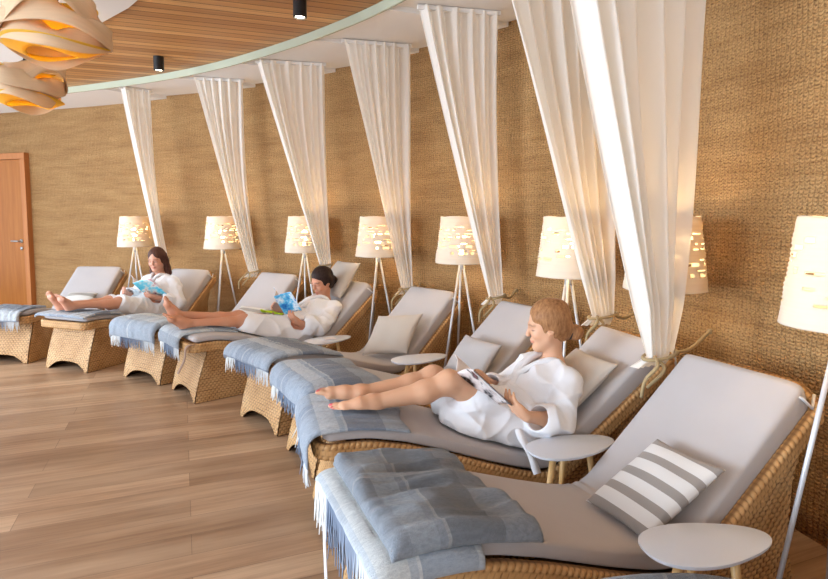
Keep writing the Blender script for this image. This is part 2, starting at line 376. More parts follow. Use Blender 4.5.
    m = MB(); m.box((W / 2 + .09, sgn * .02, H / 2), (W - .006, .06, H - .006)); leaf = bevel(m.build('leaf', M['door'], r, False))
    m = MB(); m.tube([(.17, .05, 1.08), (.17, .1, 1.08), (.18, .11, 1.08), (.31, .11, 1.08)], .011, 10); m.lathe([(.0, 0), (.028, 0), (.028, .012), (0, .012)], 16, (0, 0, 0))
    V = m.V[-1]; V[:] = V[:, [0, 2, 1]] + np.array([.17, .05, 1.08]); m.build('door_handle', M['steel'], leaf)
    m = MB(); m.lathe([(.0, 0), (.026, 0), (.026, .012), (0, .012)], 16); V = m.V[-1]; V[:] = V[:, [0, 2, 1]] + np.array([.17, .05, .97]); m.build('lock_plate', M['steel'], leaf)
    # window wall on the daylight side and the glazed end behind the camera
    def win_wall(name, a, b, n):
        a = np.array(a, float); b = np.array(b, float); d = b - a; Ln = np.linalg.norm(d); d /= Ln; nrm = np.array([-d[1], d[0]]); R = np.array([[d[0], -d[1], 0], [d[1], d[0], 0], [0, 0, 1]])
        m = MB(); mid = (a + b) / 2
        m.box((*mid, .1), (Ln, .2, .2), R); m.box((*mid, 2.98), (Ln, .2, .25), R)
        bay = Ln / n
        for i in range(n + 1):
            c = a + d * bay * i; m.box((*c, 1.55), (.3, .22, 3.1), R)
        structure(m.build(name, M['white'], None, False))
        for i in range(n):
            c = a + d * bay * (i + .5); f = MB()
            w = bay - .3
            for sx in (-1, 0, 1): f.box((*(c + d * sx * (w / 2 - .03)), 1.53), (.06, .08, 2.66), R)
            for z in (.23, 2.83): f.box((*c, z), (w, .08, .06), R)
            structure(f.build('window_%d' % win_wall.k, M['black'], None, False)); win_wall.k += 1
            li = bpy.data.lights.new('daylight', 'AREA'); li.shape = 'RECTANGLE'; li.size = w; li.size_y = 2.6; li.energy = win_wall.e * w * 2.6 * win_wall.g[i]; li.color = (.70, .84, 1)
            lo = bpy.data.objects.new('daylight', li); C.objects.link(lo); q = c - nrm * .16 * win_wall.s; lo.location = (q[0], q[1], 1.53)
            lo.rotation_euler = Vector((nrm[0] * win_wall.s, nrm[1] * win_wall.s, -.0)).to_track_quat('-Z', 'Y').to_euler()
    m = MB(); m.lathe([(0, 0), (.5, 0), (.5, 3.04), (0, 3.04)], 40, (-3.75, 3.0, 0)); structure(m.build('added_shade_pillar', M['white'], None, orient=True, sharp=.7))  # unseen round pillar, added to cast a soft shadow band across the floor
    win_wall.k = 1
    win_wall.s = -1; win_wall.e = 37; win_wall.g = [2.1, 2.0, 1.15, .5, .15]
    win_wall('wall_left', (-8.05, -3), (-8.05, 9.3), 5)
    win_wall.e = 10; win_wall.s = 1; win_wall.g = [1.2, 1, .8, .6, .4]
    win_wall('wall_back', (-8.05, -3.05), (3.2, -3.05), 5)
build_room()

# ------------------------------------------------------------------ loungers (local x: foot to head, y: -n, z up)
LG = {0: (.425, 1.008, 12), 1: (-.177, 1.75, 22.5), 2: (-.456, 2.64, 15.6), 3: (-.671, 3.277, 30), 4: (-1.083, 3.89, 42.5), 5: (-1.865, 4.543, 41), 6: (-2.409, 4.98, 57.9), 7: (-3.283, 5.33, 69.5), 8: (-4.097, 5.59, 86.6)}
LSY = {0: 1, 1: 1.0, 2: .9, 3: .9, 4: 1, 5: .95, 6: 1, 7: 1, 8: 1.05}
bt = np.array([-.05, .1, .2, .35, .52, .75, .9, 1.0, 1.08, 1.16, 1.35, 1.6, 1.8]); bz = np.array([.468, .472, .468, .437, .385, .302, .254, .228, .222, .262, .41, .612, .775])
ct = np.array([-.05, .0, .1, .2, .3, .45, .6, .75, .9, 1.0, 1.07, 1.14, 1.25, 1.5, 1.71, 1.8]); cz = np.array([.51, .522, .526, .521, .507, .475, .425, .375, .33, .308, .303, .335, .425, .645, .83, .905])
def smoothed(xs, ys):
    X = np.linspace(xs[0], xs[-1], 700); Y = np.interp(X, xs, ys); k = np.hanning(41); k /= k.sum(); Yp = np.pad(Y, 20, mode='reflect', reflect_type='odd'); return X, np.convolve(Yp, k, 'valid')
_bx, _by = smoothed(bt, bz); _cx, _cy = smoothed(ct, cz)
Bz = lambda t: np.interp(t, _bx, _by)
Tz = lambda t: np.interp(t, _cx, _cy)
HW = .28
Tc = lambda t: Tz(t) + .016 + .018 * np.clip((t - 1.0) / .12, 0, 1)
def lw(k, t, n, z):
    x, y, a = LG[k]; a = math.radians(a); n = n * LSY[k]; return (x + t * math.cos(a) + n * math.sin(a), y + t * math.sin(a) - n * math.cos(a), z)

def make_lounger():
    root = empty('rattan_lounger')
    # mattress: closed sweep
    ts = np.concatenate([np.linspace(0, .9, 40), np.linspace(.92, 1.2, 36), np.linspace(1.22, 1.715, 24)])
    nb = 44; ang = np.linspace(0, 2 * PI, nb, endpoint=False); rows = []
    dT = np.gradient(Tz(ts), ts)
    for i, t in enumerate(ts):
        e = min(1, (t - ts[0]) / .035, (ts[-1] - t) / .03); e = math.sqrt(max(0, 1 - (1 - e) ** 2)) if e < 1 else 1
        top, bot = Tz(t), Bz(t); mid = (top + bot) / 2 + .004; th = (top - bot) / 2 * (.35 + .65 * e); w = HW - .022 * (1 - e)
        c, s_ = np.cos(ang), np.sin(ang); n = w * np.sign(c) * np.abs(c) ** .22; z = mid + th * np.sign(s_) * np.abs(s_) ** .35
        # pull folds where seat meets back
        fold = .005 * np.exp(-((t - 1.06) / .035) ** 2) * np.sin(2 * PI * (t - 1.0) / .045 + 1.1 * n / HW + .6 * np.sin(n * 14)) * (s_ > 0) * np.abs(s_) ** .3
        z = z + fold
        tt = np.full(nb, t)
        if t > 1.1:
            sh = (z - mid) * .64 * .6 * min(1, (t - 1.1) / .1); tt = tt - sh
        rows.append(np.stack([tt, -n, z], -1))
    rows = np.array(rows); c0 = rows[:1].mean(1, keepdims=True).repeat(nb, 1); c1 = rows[-1:].mean(1, keepdims=True).repeat(nb, 1)
    c0 = .0 * c0 + c0; rows = np.concatenate([c0, rows, c1])
    add('mattress', rows, gridF(rows.shape[0], nb, False, True), M['mattress'], root, orient=True)
    # braided rail loop
    tt = np.linspace(1.745, .05, 120); W = HW + .012; path = [(t, W, Bz(t) - .03) for t in tt]
    for a in np.linspace(0, PI / 2, 8)[1:]: path.append((.05 - .07 * math.sin(a), W - .07 + .07 * math.cos(a), Bz(0) - .03))
    for n in np.linspace(W - .07, -W + .07, 30)[1:]: path.append((-.02, n, Bz(0) - .03))
    for a in np.linspace(PI / 2, 0, 8)[1:]: path.append((.05 - .07 * math.sin(a), -W + .07 - .07 * math.cos(a), Bz(0) - .03))
    path += [(t, -W, Bz(t) - .03) for t in tt[::-1]]
    zt = Bz(1.745) - .03
    path += [(1.75 + .02 * math.sin(PI * f), -W + 2 * W * f, zt + .062 * min(1, f * 6, (1 - f) * 6)) for f in np.linspace(0, 1, 32)[1:-1]]
    P = np.array(path); P[:, 1] *= -1; P = resample(np.vstack([P, P[:1]]), .0048)[:-1]; n = len(P)
    T = np.roll(P, -1, 0) - np.roll(P, 1, 0); T /= np.linalg.norm(T, axis=1, keepdims=True)
    Z = np.array([0, 0, 1.0]); O = np.cross(T, Z); O /= np.linalg.norm(O, axis=1, keepdims=True); cen = P.mean(0)
    if ((P - cen) * O).sum() < 0: O = -O
    Eh = np.cross(O, T); Eh *= np.sign(Eh[:, 2:3] + 1e-9)
    ns = 34; a = np.arange(ns) * 2 * PI / ns; co = np.sign(np.cos(a)) * np.abs(np.cos(a)) ** .7; ce = np.sign(np.sin(a)) * np.abs(np.sin(a)) ** .6
    s = arclen(np.vstack([P, P[:1]]))[:-1]; Ls = s[-1] + .0048; per = Ls / round(Ls / .025)
    row = np.clip(np.floor((ce + 1) / 2 * 3), 0, 2).astype(int)
    ph = s[:, None] / per + np.where(row == 1, -1, 1)[None] * ce[None] * .45 + .37 * row[None]
    bul = np.abs(np.sin(PI * ph)) ** .65 * np.abs(np.sin(a * 1.0 + 0)[None] * 0 + np.abs(np.sin(1.5 * PI * np.clip((ce + 1), 0, 2)))) ** .4
    bul = .15 + .85 * bul
    hw, hh = .018, .036; dsp = .009 * (bul - .3)
    G = P[:, None] + O[:, None] * (hw * co[None] + dsp * np.sign(co)[None] * np.abs(co)[None] ** .5)[..., None] + Eh[:, None] * (hh * ce[None] + .35 * dsp * ce[None])[..., None]
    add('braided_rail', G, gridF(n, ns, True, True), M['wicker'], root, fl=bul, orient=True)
    # woven side panels
    for sd in (1, -1):
        nu, nv = 250, 84; u = np.linspace(0, 1, nu)[:, None]; v = np.linspace(0, 1, nv)[None]
        tf = .0 + .12 * v ** 1.3; tr = np.interp(v, [0, .12, .4, .7, .9, 1], [1.71, 1.665, 1.63, 1.64, 1.68, 1.72])
        t = tf + (tr - tf) * u; zt_ = Bz(t) - .045; z = v * zt_
        sU = t / .032; rowi = np.floor(z / .0185); b = np.abs(np.sin(PI * (sU + .5 * rowi))) ** .6 * np.abs(np.sin(PI * z / .0185)) ** .5
        y = -sd * (HW - .008 + .008 * b)
        out = np.stack(np.broadcast_arrays(t, y, z), -1); inn = out[:, ::-1][:, ::12].copy(); inn[..., 1] = -sd * (HW - .035)
        A = np.concatenate([out, inn], 1); fl = np.concatenate([b, b[:, ::-1][:, ::12]], 1)
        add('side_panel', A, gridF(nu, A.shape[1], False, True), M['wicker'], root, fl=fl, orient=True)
    # foot panel with a low arch, leaning out towards the floor
    nu, nv = 90, 66; u = np.linspace(-1, 1, nu)[:, None]; v = np.linspace(0, 1, nv)[None]; arch = .085 * np.clip(1 - np.abs(u / .86) ** 3.2, 0, 1)
    z = arch + v * (.425 - arch); q = z / .425; t = .0 + .12 * q ** 1.3; y = -(HW - .012) * u
    rowi = np.floor(z / .0185); b = np.abs(np.sin(PI * (y / .032 + .5 * rowi))) ** .6 * np.abs(np.sin(PI * z / .0185)) ** .5
    out = np.stack(np.broadcast_arrays(t - .007 * b, y, z), -1); inn = out[:, ::-1][:, ::11].copy(); inn[..., 0] += .03
    A = np.concatenate([out, inn], 1); fl = np.concatenate([b, b[:, ::-1][:, ::11]], 1)
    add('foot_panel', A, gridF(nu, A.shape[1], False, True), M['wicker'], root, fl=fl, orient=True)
    # rear panel
    nu, nv = 60, 60; u = np.linspace(-1, 1, nu)[:, None]; v = np.linspace(0, 1, nv)[None]; t = np.interp(v, [0, .12, .4, .7, .9, 1], [1.69, 1.645, 1.61, 1.62, 1.66, 1.70]) + 0 * u; z = v * .66 + 0 * u; y = -(HW - .03) * u + 0 * v
    rowi = np.floor(z / .0185); b = np.abs(np.sin(PI * (y / .032 + .5 * rowi))) ** .6
    out = np.stack([t + .006 * b, y, z], -1); inn = out[:, ::-1][:, ::12].copy(); inn[..., 0] -= .025
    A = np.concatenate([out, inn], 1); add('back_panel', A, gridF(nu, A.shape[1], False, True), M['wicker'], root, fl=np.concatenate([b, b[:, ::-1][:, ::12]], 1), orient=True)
    # elastic corner straps at the head
    for sd in (1, -1):
        m = MB(); pts = [(1.64, -sd * (HW - .03), Tz(1.64) + .004), (1.66, -sd * (HW + .004), Tz(1.66) - .02), (1.71, -sd * (HW + .012), Bz(1.71) + .02), (1.745, -sd * (HW - .005), Bz(1.745) + .035)]
        m.tube(pts, .006, 8); m.build('corner_strap', M['strap_white'], root)
    return root
lounger0 = make_lounger()
LLAB = {0: 'nearest rattan lounger, only its blanket end showing at the bottom edge', 1: 'big rattan lounger in front with striped pillow and grey folded throw', 2: 'rattan lounger on which the blonde woman with the monochrome magazine sits', 3: 'rattan lounger with small grey pillow, directly behind the blonde woman', 4: 'rattan lounger with large beige pillow standing on its corner', 5: 'rattan lounger of the dark-haired woman with bun and blue magazine', 6: 'rattan lounger between the two farther women, with small striped pillow', 7: 'rattan lounger of the long-haired woman reading in front of the far lamp', 8: 'farthest rattan lounger, at the left edge near the door'}
lounger = {}
for k in (1, 0, 2, 3, 4, 5, 6, 7, 8):
    o = lounger0 if k == 1 else copy_tree(lounger0)
    o.location = (LG[k][0], LG[k][1], 0); o.rotation_euler = (0, 0, math.radians(LG[k][2])); o.scale = (1, LSY[k], 1)
    tag(o, LLAB[k], 'lounger', 'rattan loungers in a row along the curved wall'); lounger[k] = o
# loose fastening straps that hang at some foot ends
def strap(k, pts, mat, lab):
    pts = resample(spline(np.array(pts), 8), .02); w = .018; m = MB()
    T = np.gradient(pts, axis=0); T /= np.linalg.norm(T, axis=1, keepdims=True); S = np.array([0, 1.0, 0]); U = np.cross(T, S); U /= np.linalg.norm(U, axis=1, keepdims=True)
    R = np.stack([pts + S * w + U * .002, pts - S * w + U * .002, pts - S * w - U * .002, pts + S * w - U * .002], 1); R = np.concatenate([R[:1].mean(1, keepdims=True).repeat(4, 1), R, R[-1:].mean(1, keepdims=True).repeat(4, 1)])
    m.grid(R, False, True); o = m.build('foot_strap', mat, lounger[k], orient=True); o['label'] = lab
strap(1, [(.1, .24, .48), (-.02, .24, .485), (-.05, .24, .44), (-.052, .24, .3), (-.05, .23, .12), (-.06, .22, .02)], M['strap_white'], 'white strap')
strap(5, [(.14, -.285, .46), (.02, -.285, .47), (-.052, -.27, .455), (-.066, -.26, .36), (-.11, -.23, .25)], M['strap_brown'], 'brown strap')

# ------------------------------------------------------------------ throws
def throw(k, name, label, mat, t1, n0, n1, foot=.12, up=0.0, wr=.006, seed=1, thick=.016, skew=0.0, frmat=None, fr=True, over=True, frlen=.09, nseg=70, t0=0.0, layers=1):
    """t1: upper edge; n0..n1 across; foot: how far it hangs over the foot end; up: rests that far above the mattress"""
    R = .056; e0 = -.046
    a = np.linspace(t1, e0 + .04 if t0 == 0 else t0, 60); q = np.linspace(0, foot, 26)[1:] if over else np.array([])
    nn = np.linspace(n0, n1, nseg); A = len(a) + len(q); U = np.zeros((A, nseg)); Vv = np.zeros((A, nseg)); P = np.zeros((A, nseg, 3))
    r = np.random.RandomState(seed)
    def edge(d):  # roll over an edge: horizontal advance, drop
        d = np.maximum(d, 0); th = np.minimum(d / R, PI / 2); return R * np.sin(th), R * (1 - np.cos(th)) + np.maximum(d - R * PI / 2, 0)
    for j, n in enumerate(nn):
        sk = skew * (n - n0) / (n1 - n0)
        aa = a + sk * np.clip((a - a[-1]) / (t1 - a[-1]), 0, 1) + .012 * math.sin(n * 17 + seed) * ((a - a[-1]) / (t1 - a[-1])) ** 3
        tq = np.concatenate([aa, np.full(len(q), a[-1])]); dq = np.concatenate([np.zeros(len(a)), q])
        fx, fz = edge(dq); t = tq - fx; lim = HW - .0
        nx, nz = edge(np.abs(n) - lim); nn_ = np.sign(n) * (min(abs(n), lim) + nx)
        z = Tz(np.clip(tq, -.03, 1.7)) + up - fz - nz
        P[:, j, 0] = t; P[:, j, 1] = -nn_; P[:, j, 2] = z; U[:, j] = t1 - tq + dq; Vv[:, j] = n
    w1 = wnoise(U, Vv, 0 * U, 20, seed); w2 = wnoise(U * .5, Vv * 1.3, 0 * U, 45, seed + 3)
    w3 = wnoise(U * .28 + Vv * .25, Vv * 2.0, 0 * U, 38, seed + 8, 8); disp = wr * (.7 * w1 + .5 * w2 + .9 * (1 - 1.6 * np.abs(w3)))
    du = np.gradient(P, axis=0); dv = np.gradient(P, axis=1); N = np.cross(du, dv); N /= np.linalg.norm(N, axis=2, keepdims=True) + 1e-9
    if N[10, nseg // 2, 2] < 0: N = -N
    # rounded rim so folded edges look soft
    iu = np.minimum(np.arange(A), A - 1 - np.arange(A))[:, None] / 5.0; iv = np.minimum(np.arange(nseg), nseg - 1 - np.arange(nseg))[None] / 4.0
    rim = np.sqrt(np.clip(1 - (1 - np.clip(np.minimum(iu, iv), 0, 1)) ** 2, 0, 1))
    top = P + N * (.008 + thick * (.25 + .75 * rim) + np.maximum(disp, -thick * .6) * rim)[..., None]; bot = P + N * .006
    F1 = gridF(A, nseg); nV = A * nseg
    rimidx = np.concatenate([np.arange(nseg), (np.arange(1, A) * nseg + nseg - 1), ((A - 1) * nseg + np.arange(nseg - 2, -1, -1)), np.arange(A - 2, 0, -1) * nseg])
    r2 = np.roll(rimidx, -1); F2 = np.stack([rimidx, r2, r2 + nV, rimidx + nV], -1)
    F = np.concatenate([F1, F1[:, ::-1] + nV, F2]); UV = np.concatenate([np.stack([U, Vv], -1).reshape(-1, 2)] * 2)
    o = add(name, np.concatenate([top.reshape(-1, 3), bot.reshape(-1, 3)]), F, mat, None, UV, orient=True)
    x, y, ang = LG[k]; o.location = (x, y, 0); o.rotation_euler = (0, 0, math.radians(ang)); o.scale = (1, LSY[k], 1)
    tag(o, label, 'blanket', 'plaid throws on the loungers')
    if fr:
        m = MB(); hem = (top[-1] + bot[-1]) / 2; cnt = int((n1 - n0) / .0075)
        for i in range(cnt):
            f = (i + .5) / cnt; j = f * (nseg - 1); j0 = int(j); p = hem[j0] * (1 - (j - j0)) + hem[min(j0 + 1, nseg - 1)] * (j - j0)
            l = frlen * (.75 + .4 * r.rand()); dx, dy = r.normal(size=2) * .008
            pts = [p + np.array([0, 0, .006]), p + np.array([-.002 + dx * .3, dy * .3, -l * .4]), p + np.array([dx, dy, -l])]
            s0 = m.n; m.tube(pts, [.0028, .0030, .0016], 4, False); m.UV[-1][:, 0] = f
        m.build('fringe', frmat or M['fringe'], o)
    return o
TH = 'throw_blanket'
th1 = throw(1, TH, 'pale blue striped throw with long fringe at the nearest lounger foot', M['plaid_pale'], .26, -.33, .36, .055, 0, .004, 3, .012, frlen=.15)
th1b = throw(1, TH, 'crumpled slate grey throw folded over the pale fringed one', M['plaid_grey'], .43, -.28, .325, 0, .03, .013, 5, .032, skew=.05, fr=False, over=False, t0=.0)
throw(2, TH, 'light blue plaid throw under the blonde woman\'s bare feet', M['plaid'], .42, -.3, .3, .17, 0, .004, 9, .014, skew=-.05)
throw(3, TH, 'blue plaid throw hanging off the lounger behind the blonde woman\'s feet', M['plaid'], .42, -.34, .36, .13, 0, .004, 12, .024)
throw(4, TH, 'grey-topped plaid throw with dark blue hem, beside the dark-haired woman\'s legs', M['plaid'], .5, -.34, .3, .1, 0, .004, 15, .022)
throw(5, TH, 'cream-edged plaid throw under the dark-haired woman\'s crossed feet', M['plaid_pale'], .4, -.32, .15, .13, 0, .005, 18, .02)
throw(6, TH, 'pale blue plaid throw with fringe on the empty lounger between two women', M['plaid_pale'], .45, -.34, .32, .16, 0, .004, 21, .022)
throw(7, TH, 'white and blue plaid throw under the long-haired woman\'s feet', M['plaid'], .4, -.33, .3, .035, 0, .004, 24, .018, fr=False)
throw(8, TH, 'blue plaid throw on the farthest lounger at the left edge', M['plaid'], .32, -.3, .26, .12, 0, .006, 27, .02)
throw(0, TH, 'grey-blue throw peeking up at the bottom edge of the picture', M['plaid_grey'], .5, -.3, .3, .1, .01, .008, 30, .045)

# ------------------------------------------------------------------ pillows
def pillow(name, label, mat, c, ex, ey, th, k, seedv=1, cat='pillow', grp='scatter pillows on the loungers', sag=0.0):
    """c centre, ex/ey half-axis vectors in lounger coordinates (t,n,z)"""
    c, ex, ey = (np.array(v, float) for v in (c, ex, ey)); nz = np.cross(ex, ey); nz /= np.linalg.norm(nz)
    m = 40; u = np.linspace(-1, 1, m)[:, None]; v = np.linspace(-1, 1, m)[None]
    pinch = 1 - .055 * (1 - np.abs(v) ** 2) * np.abs(u) ** 3; pv = 1 - .055 * (1 - np.abs(u) ** 2) * np.abs(v) ** 3
    U = u * pinch + 0 * v; Vv = v * pv + 0 * u; h = th * (np.clip(1 - np.abs(u) ** 2.4, 0, 1) * np.clip(1 - np.abs(v) ** 2.4, 0, 1)) ** .5
    wr = .004 * wnoise(U, Vv, 0 * U, 6, seedv) * (h / th) ** .5; side = []
    for sg in (1, -1):
        side.append(c + U[..., None] * ex + Vv[..., None] * ey + (sg * (h + wr + .003))[..., None] * nz - sag * (1 - U ** 2)[..., None] * nz)
    F = gridF(m, m); nV = m * m; idx = np.concatenate([np.arange(m), np.arange(1, m) * m + m - 1, (m - 1) * m + np.arange(m - 2, -1, -1), np.arange(m - 2, 0, -1) * m]); r2 = np.roll(idx, -1)
    V = np.concatenate([s.reshape(-1, 3) for s in side]); V[:, 1] *= -1
    q_ = (np.abs(V[:, 1]) < .3) & (V[:, 0] < 1.72) & (V[:, 0] > 0); V[:, 2] += np.max(Tc(V[q_, 0]) - V[q_, 2])
    uv = np.stack([U * np.linalg.norm(ex), Vv * np.linalg.norm(ey)], -1).reshape(-1, 2)
    o = add(name, V, np.concatenate([F, F[:, ::-1] + nV, np.stack([idx, r2, r2 + nV, idx + nV], -1)]), mat, None, np.concatenate([uv, uv]), orient=True)
    x, y, a = LG[k]; o.location = (x, y, 0); o.rotation_euler = (0, 0, math.radians(a)); tag(o, label, cat, grp); return o
def backpt(t, off): return np.array([t - .64 * off, 0, Tz(t) + .77 * off])
bd = np.array([.77, 0, .64]); nd = np.array([0, 1.0, 0])
pillow('pillow', 'white pillow with broad grey stripes on the foreground lounger', M['pil_stripe'], (1.11, .11, .425), nd * .155, np.array([.158, .02, .108]), .04, 1, 2)
pillow('pillow', 'plain grey pillow on the lounger right behind the blonde woman', M['pillow_grey'], (1.2, .06, .50), nd * .2, bd * .135 + np.array([-.02, 0, .02]), .055, 3, 4)
pillow('pillow', 'large plain beige pillow propped on one corner', M['pillow_beige'], (1.14, .10, .48), np.array([.0825, .18, .0225]), np.array([.112, -.03, .14]), .05, 4, 6)
pillow('pillow', 'taupe pillow standing up behind the dark-haired woman\'s shoulders', M['pillow_taupe'], (1.56, -.08, .80), nd * .2, np.array([.12, 0, .16]), .06, 5, 8)
pillow('pillow', 'pale pillow squeezed between the blonde woman\'s back and her backrest', M['pillow_beige'], (1.31, .04, .52), nd * .19, bd * .2, .05, 2, 10)
pillow('pillow', 'small striped pillow on the empty lounger between two women', M['pil_stripe2'], (1.14, .12, .43), nd * .2, bd * .1 + np.array([0, 0, .0]), .045, 6, 12)
pillow('pillow', 'low pillow with striped edge on the farthest lounger', M['pil_stripe2'], (1.19, .06, .47), nd * .18, bd * .08, .045, 8, 14)

# ------------------------------------------------------------------ side tables
def make_table():
    root = empty('side_table'); n = 64; a = np.arange(n) * 2 * PI / n
    r = .172 * (1 + .07 * np.cos(3 * a)); ox, oy = r * np.cos(a) * 1.3, r * np.sin(a) * .68
    prof = [(0, .42), (.96, .42), (1, .417), (1.0, .411), (.985, .406), (0, .402)]
    P = np.stack([np.stack([ox * f, oy * f, np.full(n, z)], -1) for f, z in prof], 1); m = MB(); m.grid(P, True, False); m.build('table_top', M['table'], root, orient=True, sharp=.6)
    for an in (200, 325, 85):
        an = math.radians(an); d = np.array([math.cos(an) * 1.2, math.sin(an) * .6, 0]); m = MB(); m.tube([d * .085 + [0, 0, .406], d * .115 + [0, 0, .2], d * .145 + [0, 0, 0]], [.015, .013, .0095], 14); m.build('leg', M['beech'], root)
    return root
t0 = make_table()
TT = [((.92, 1.75), 12, 'white side table nearest, by the foreground lounger and its striped pillow'), ((.703, 2.525), 22, 'white side table in front of the blonde woman\'s lounger'), ((.03, 4.13), 30, 'white side table beside the lounger with the large beige pillow'), ((-.735, 4.77), 42, 'farthest white side table, beside the dark-haired woman')]
for i, (p, a, lab) in enumerate(TT):
    o = t0 if i == 0 else copy_tree(t0); o.location = (*p, 0); o.rotation_euler = (0, 0, math.radians(a)); tag(o, lab, 'side table', 'rounded white side tables with wooden legs')
m = MB(); m.box((-.715, 4.78, .4245), (.1, .075, .006), np.array([[.9, -.43, 0], [.43, .9, 0], [0, 0, 1]])); tag(bevel(m.build('napkin', M['paper'], None, False), .002), 'small folded white napkin on the farthest side table', 'napkin')
# bit of lime cloth beside the dark-haired woman
m = MB(); u = np.linspace(-1, 1, 16)[:, None]; v = np.linspace(-1, 1, 12)[None]; P = np.stack(np.broadcast_arrays(.09 * u, .05 * v, .008 + .008 * np.cos(3 * u) * np.cos(2 * v) + .004), -1); Q = P[:, ::-1].copy(); Q[..., 2] -= .014
m.grid(np.concatenate([P, Q], 1), False, True); o = m.build('folded_cloth', M['lime'], None, orient=True); o.location = lw(5, .84, -.10, .578); o.rotation_euler = (0, .25, math.radians(41)); tag(o, 'small lime green cloth lying on the dark-haired woman\'s lap', 'cloth')

# ------------------------------------------------------------------ floor lamps
def make_lamp():
    root = empty('tripod_floor_lamp'); zt, zb, rt, rb = 1.45, 1.07, .160, .204
    nu, nv = 96, 44; u = np.arange(nu) * 2 * PI / nu; v = np.linspace(0, 1, nv); r = np.random.RandomState(11)
    keep = np.ones((nu, nv - 1), bool)
    for j in range(9, 35, 3):
        i = r.randint(0, 5)
        while i < nu - 3:
            ln = r.randint(2, 7)
            if r.rand() < .62:
                hgt = r.choice([1, 1, 2, 2]); keep[i:i + ln, j:j + hgt] = False
            i += ln + r.randint(2, 5)
    R = rb + (rt - rb) * v[None] + .0022 * np.sin(2 * PI * v[None] * 22) + .0018 * wnoise(np.cos(u)[:, None] * 3, np.sin(u)[:, None] * 3, v[None] * 12, 3, 5)
    Zz = zb + (zt - zb) * v[None] + 0 * u[:, None] + .003 * np.sin(u[:, None] * 5) * (v[None] > .97)
    P = np.stack([R * np.cos(u)[:, None], R * np.sin(u)[:, None], Zz], -1); F = gridF(nu, nv, True, False).reshape(nu, nv - 1, 4)[keep]
    uv = np.stack(np.broadcast_arrays(u[:, None] * .2, v[None] * .38), -1)
    sh = add('lamp_shade', P, F, M['shade'], root, uv); sm = sh.modifiers.new('t', 'SOLIDIFY'); sm.thickness = .0035; sm.offset = -1
    m = MB(); m.lathe([(0, 1.1), (.02, 1.1), (.024, 1.06), (.024, 1.015), (0, 1.01)], 20); m.build('hub', M['metal'], root, orient=True)
    for i in range(3):
        a = math.radians(90 + 120 * i); d = np.array([math.cos(a), math.sin(a), 0]); m = MB(); m.tube([d * .014 + [0, 0, 1.06], d * .195 + [0, 0, .008]], [.0095, .0095], 12); m.build('leg', M['metal'], root)
    m = MB(); m.lathe([(0, 1.31), (.028, 1.3), (.042, 1.265), (.036, 1.225), (.018, 1.19), (.018, 1.1), (0, 1.1)], 20); m.build('bulb', M['bulb'], root, orient=True)
    m = MB()
    for i in range(3):
        a = math.radians(30 + 120 * i); m.tube([(0, 0, 1.095), (.2 * math.cos(a), .2 * math.sin(a), 1.075)], .003, 6)
    m.build('shade_support', M['metal'], root); return root
lamp0 = make_lamp()
LP = [(-3.55, 7.3, .385, 20, 'farthest tripod lamp, beside the long-haired woman and nearest the door'), (-2.27, 6.81, .40, 50, 'tripod lamp between the long-haired woman\'s lounger and the second curtain from the door'), (-1.17, 6.13, .39, 10, 'tripod lamp half hidden by the curtain, behind the dark-haired woman\'s head'), (-.345, 5.5, .40, 30, 'tripod lamp just right of the dark-haired woman\'s taupe pillow'), (.39, 4.72, .40, 5, 'tripod lamp behind the lounger with the large beige pillow'), (.99, 3.66, .385, 35, 'tripod lamp right behind the blonde woman\'s head'), (1.317, 3.0, .385, 45.6, 'tripod lamp almost hidden behind the nearest white curtain'), (1.49, 1.97, .36, 82.5, 'nearest tripod lamp, cut by the right edge')]
for i, (x, y, s_, a, lab) in enumerate(LP):
    o = lamp0 if i == 0 else copy_tree(lamp0); o.location = (x, y, 0); sc = s_ / .38; o.scale = (sc, sc, 1.0); o.rotation_euler = (0, 0, math.radians(a)); tag(o, lab, 'floor lamp', 'tripod floor lamps with slotted paper shades')
    li = bpy.data.lights.new('lamp_glow', 'POINT'); li.energy = 3.2; li.color = (1, .70, .38); li.shadow_soft_size = .05; lo = bpy.data.objects.new('lamp_glow', li); C.objects.link(lo); lo.location = (x, y, 1.36)

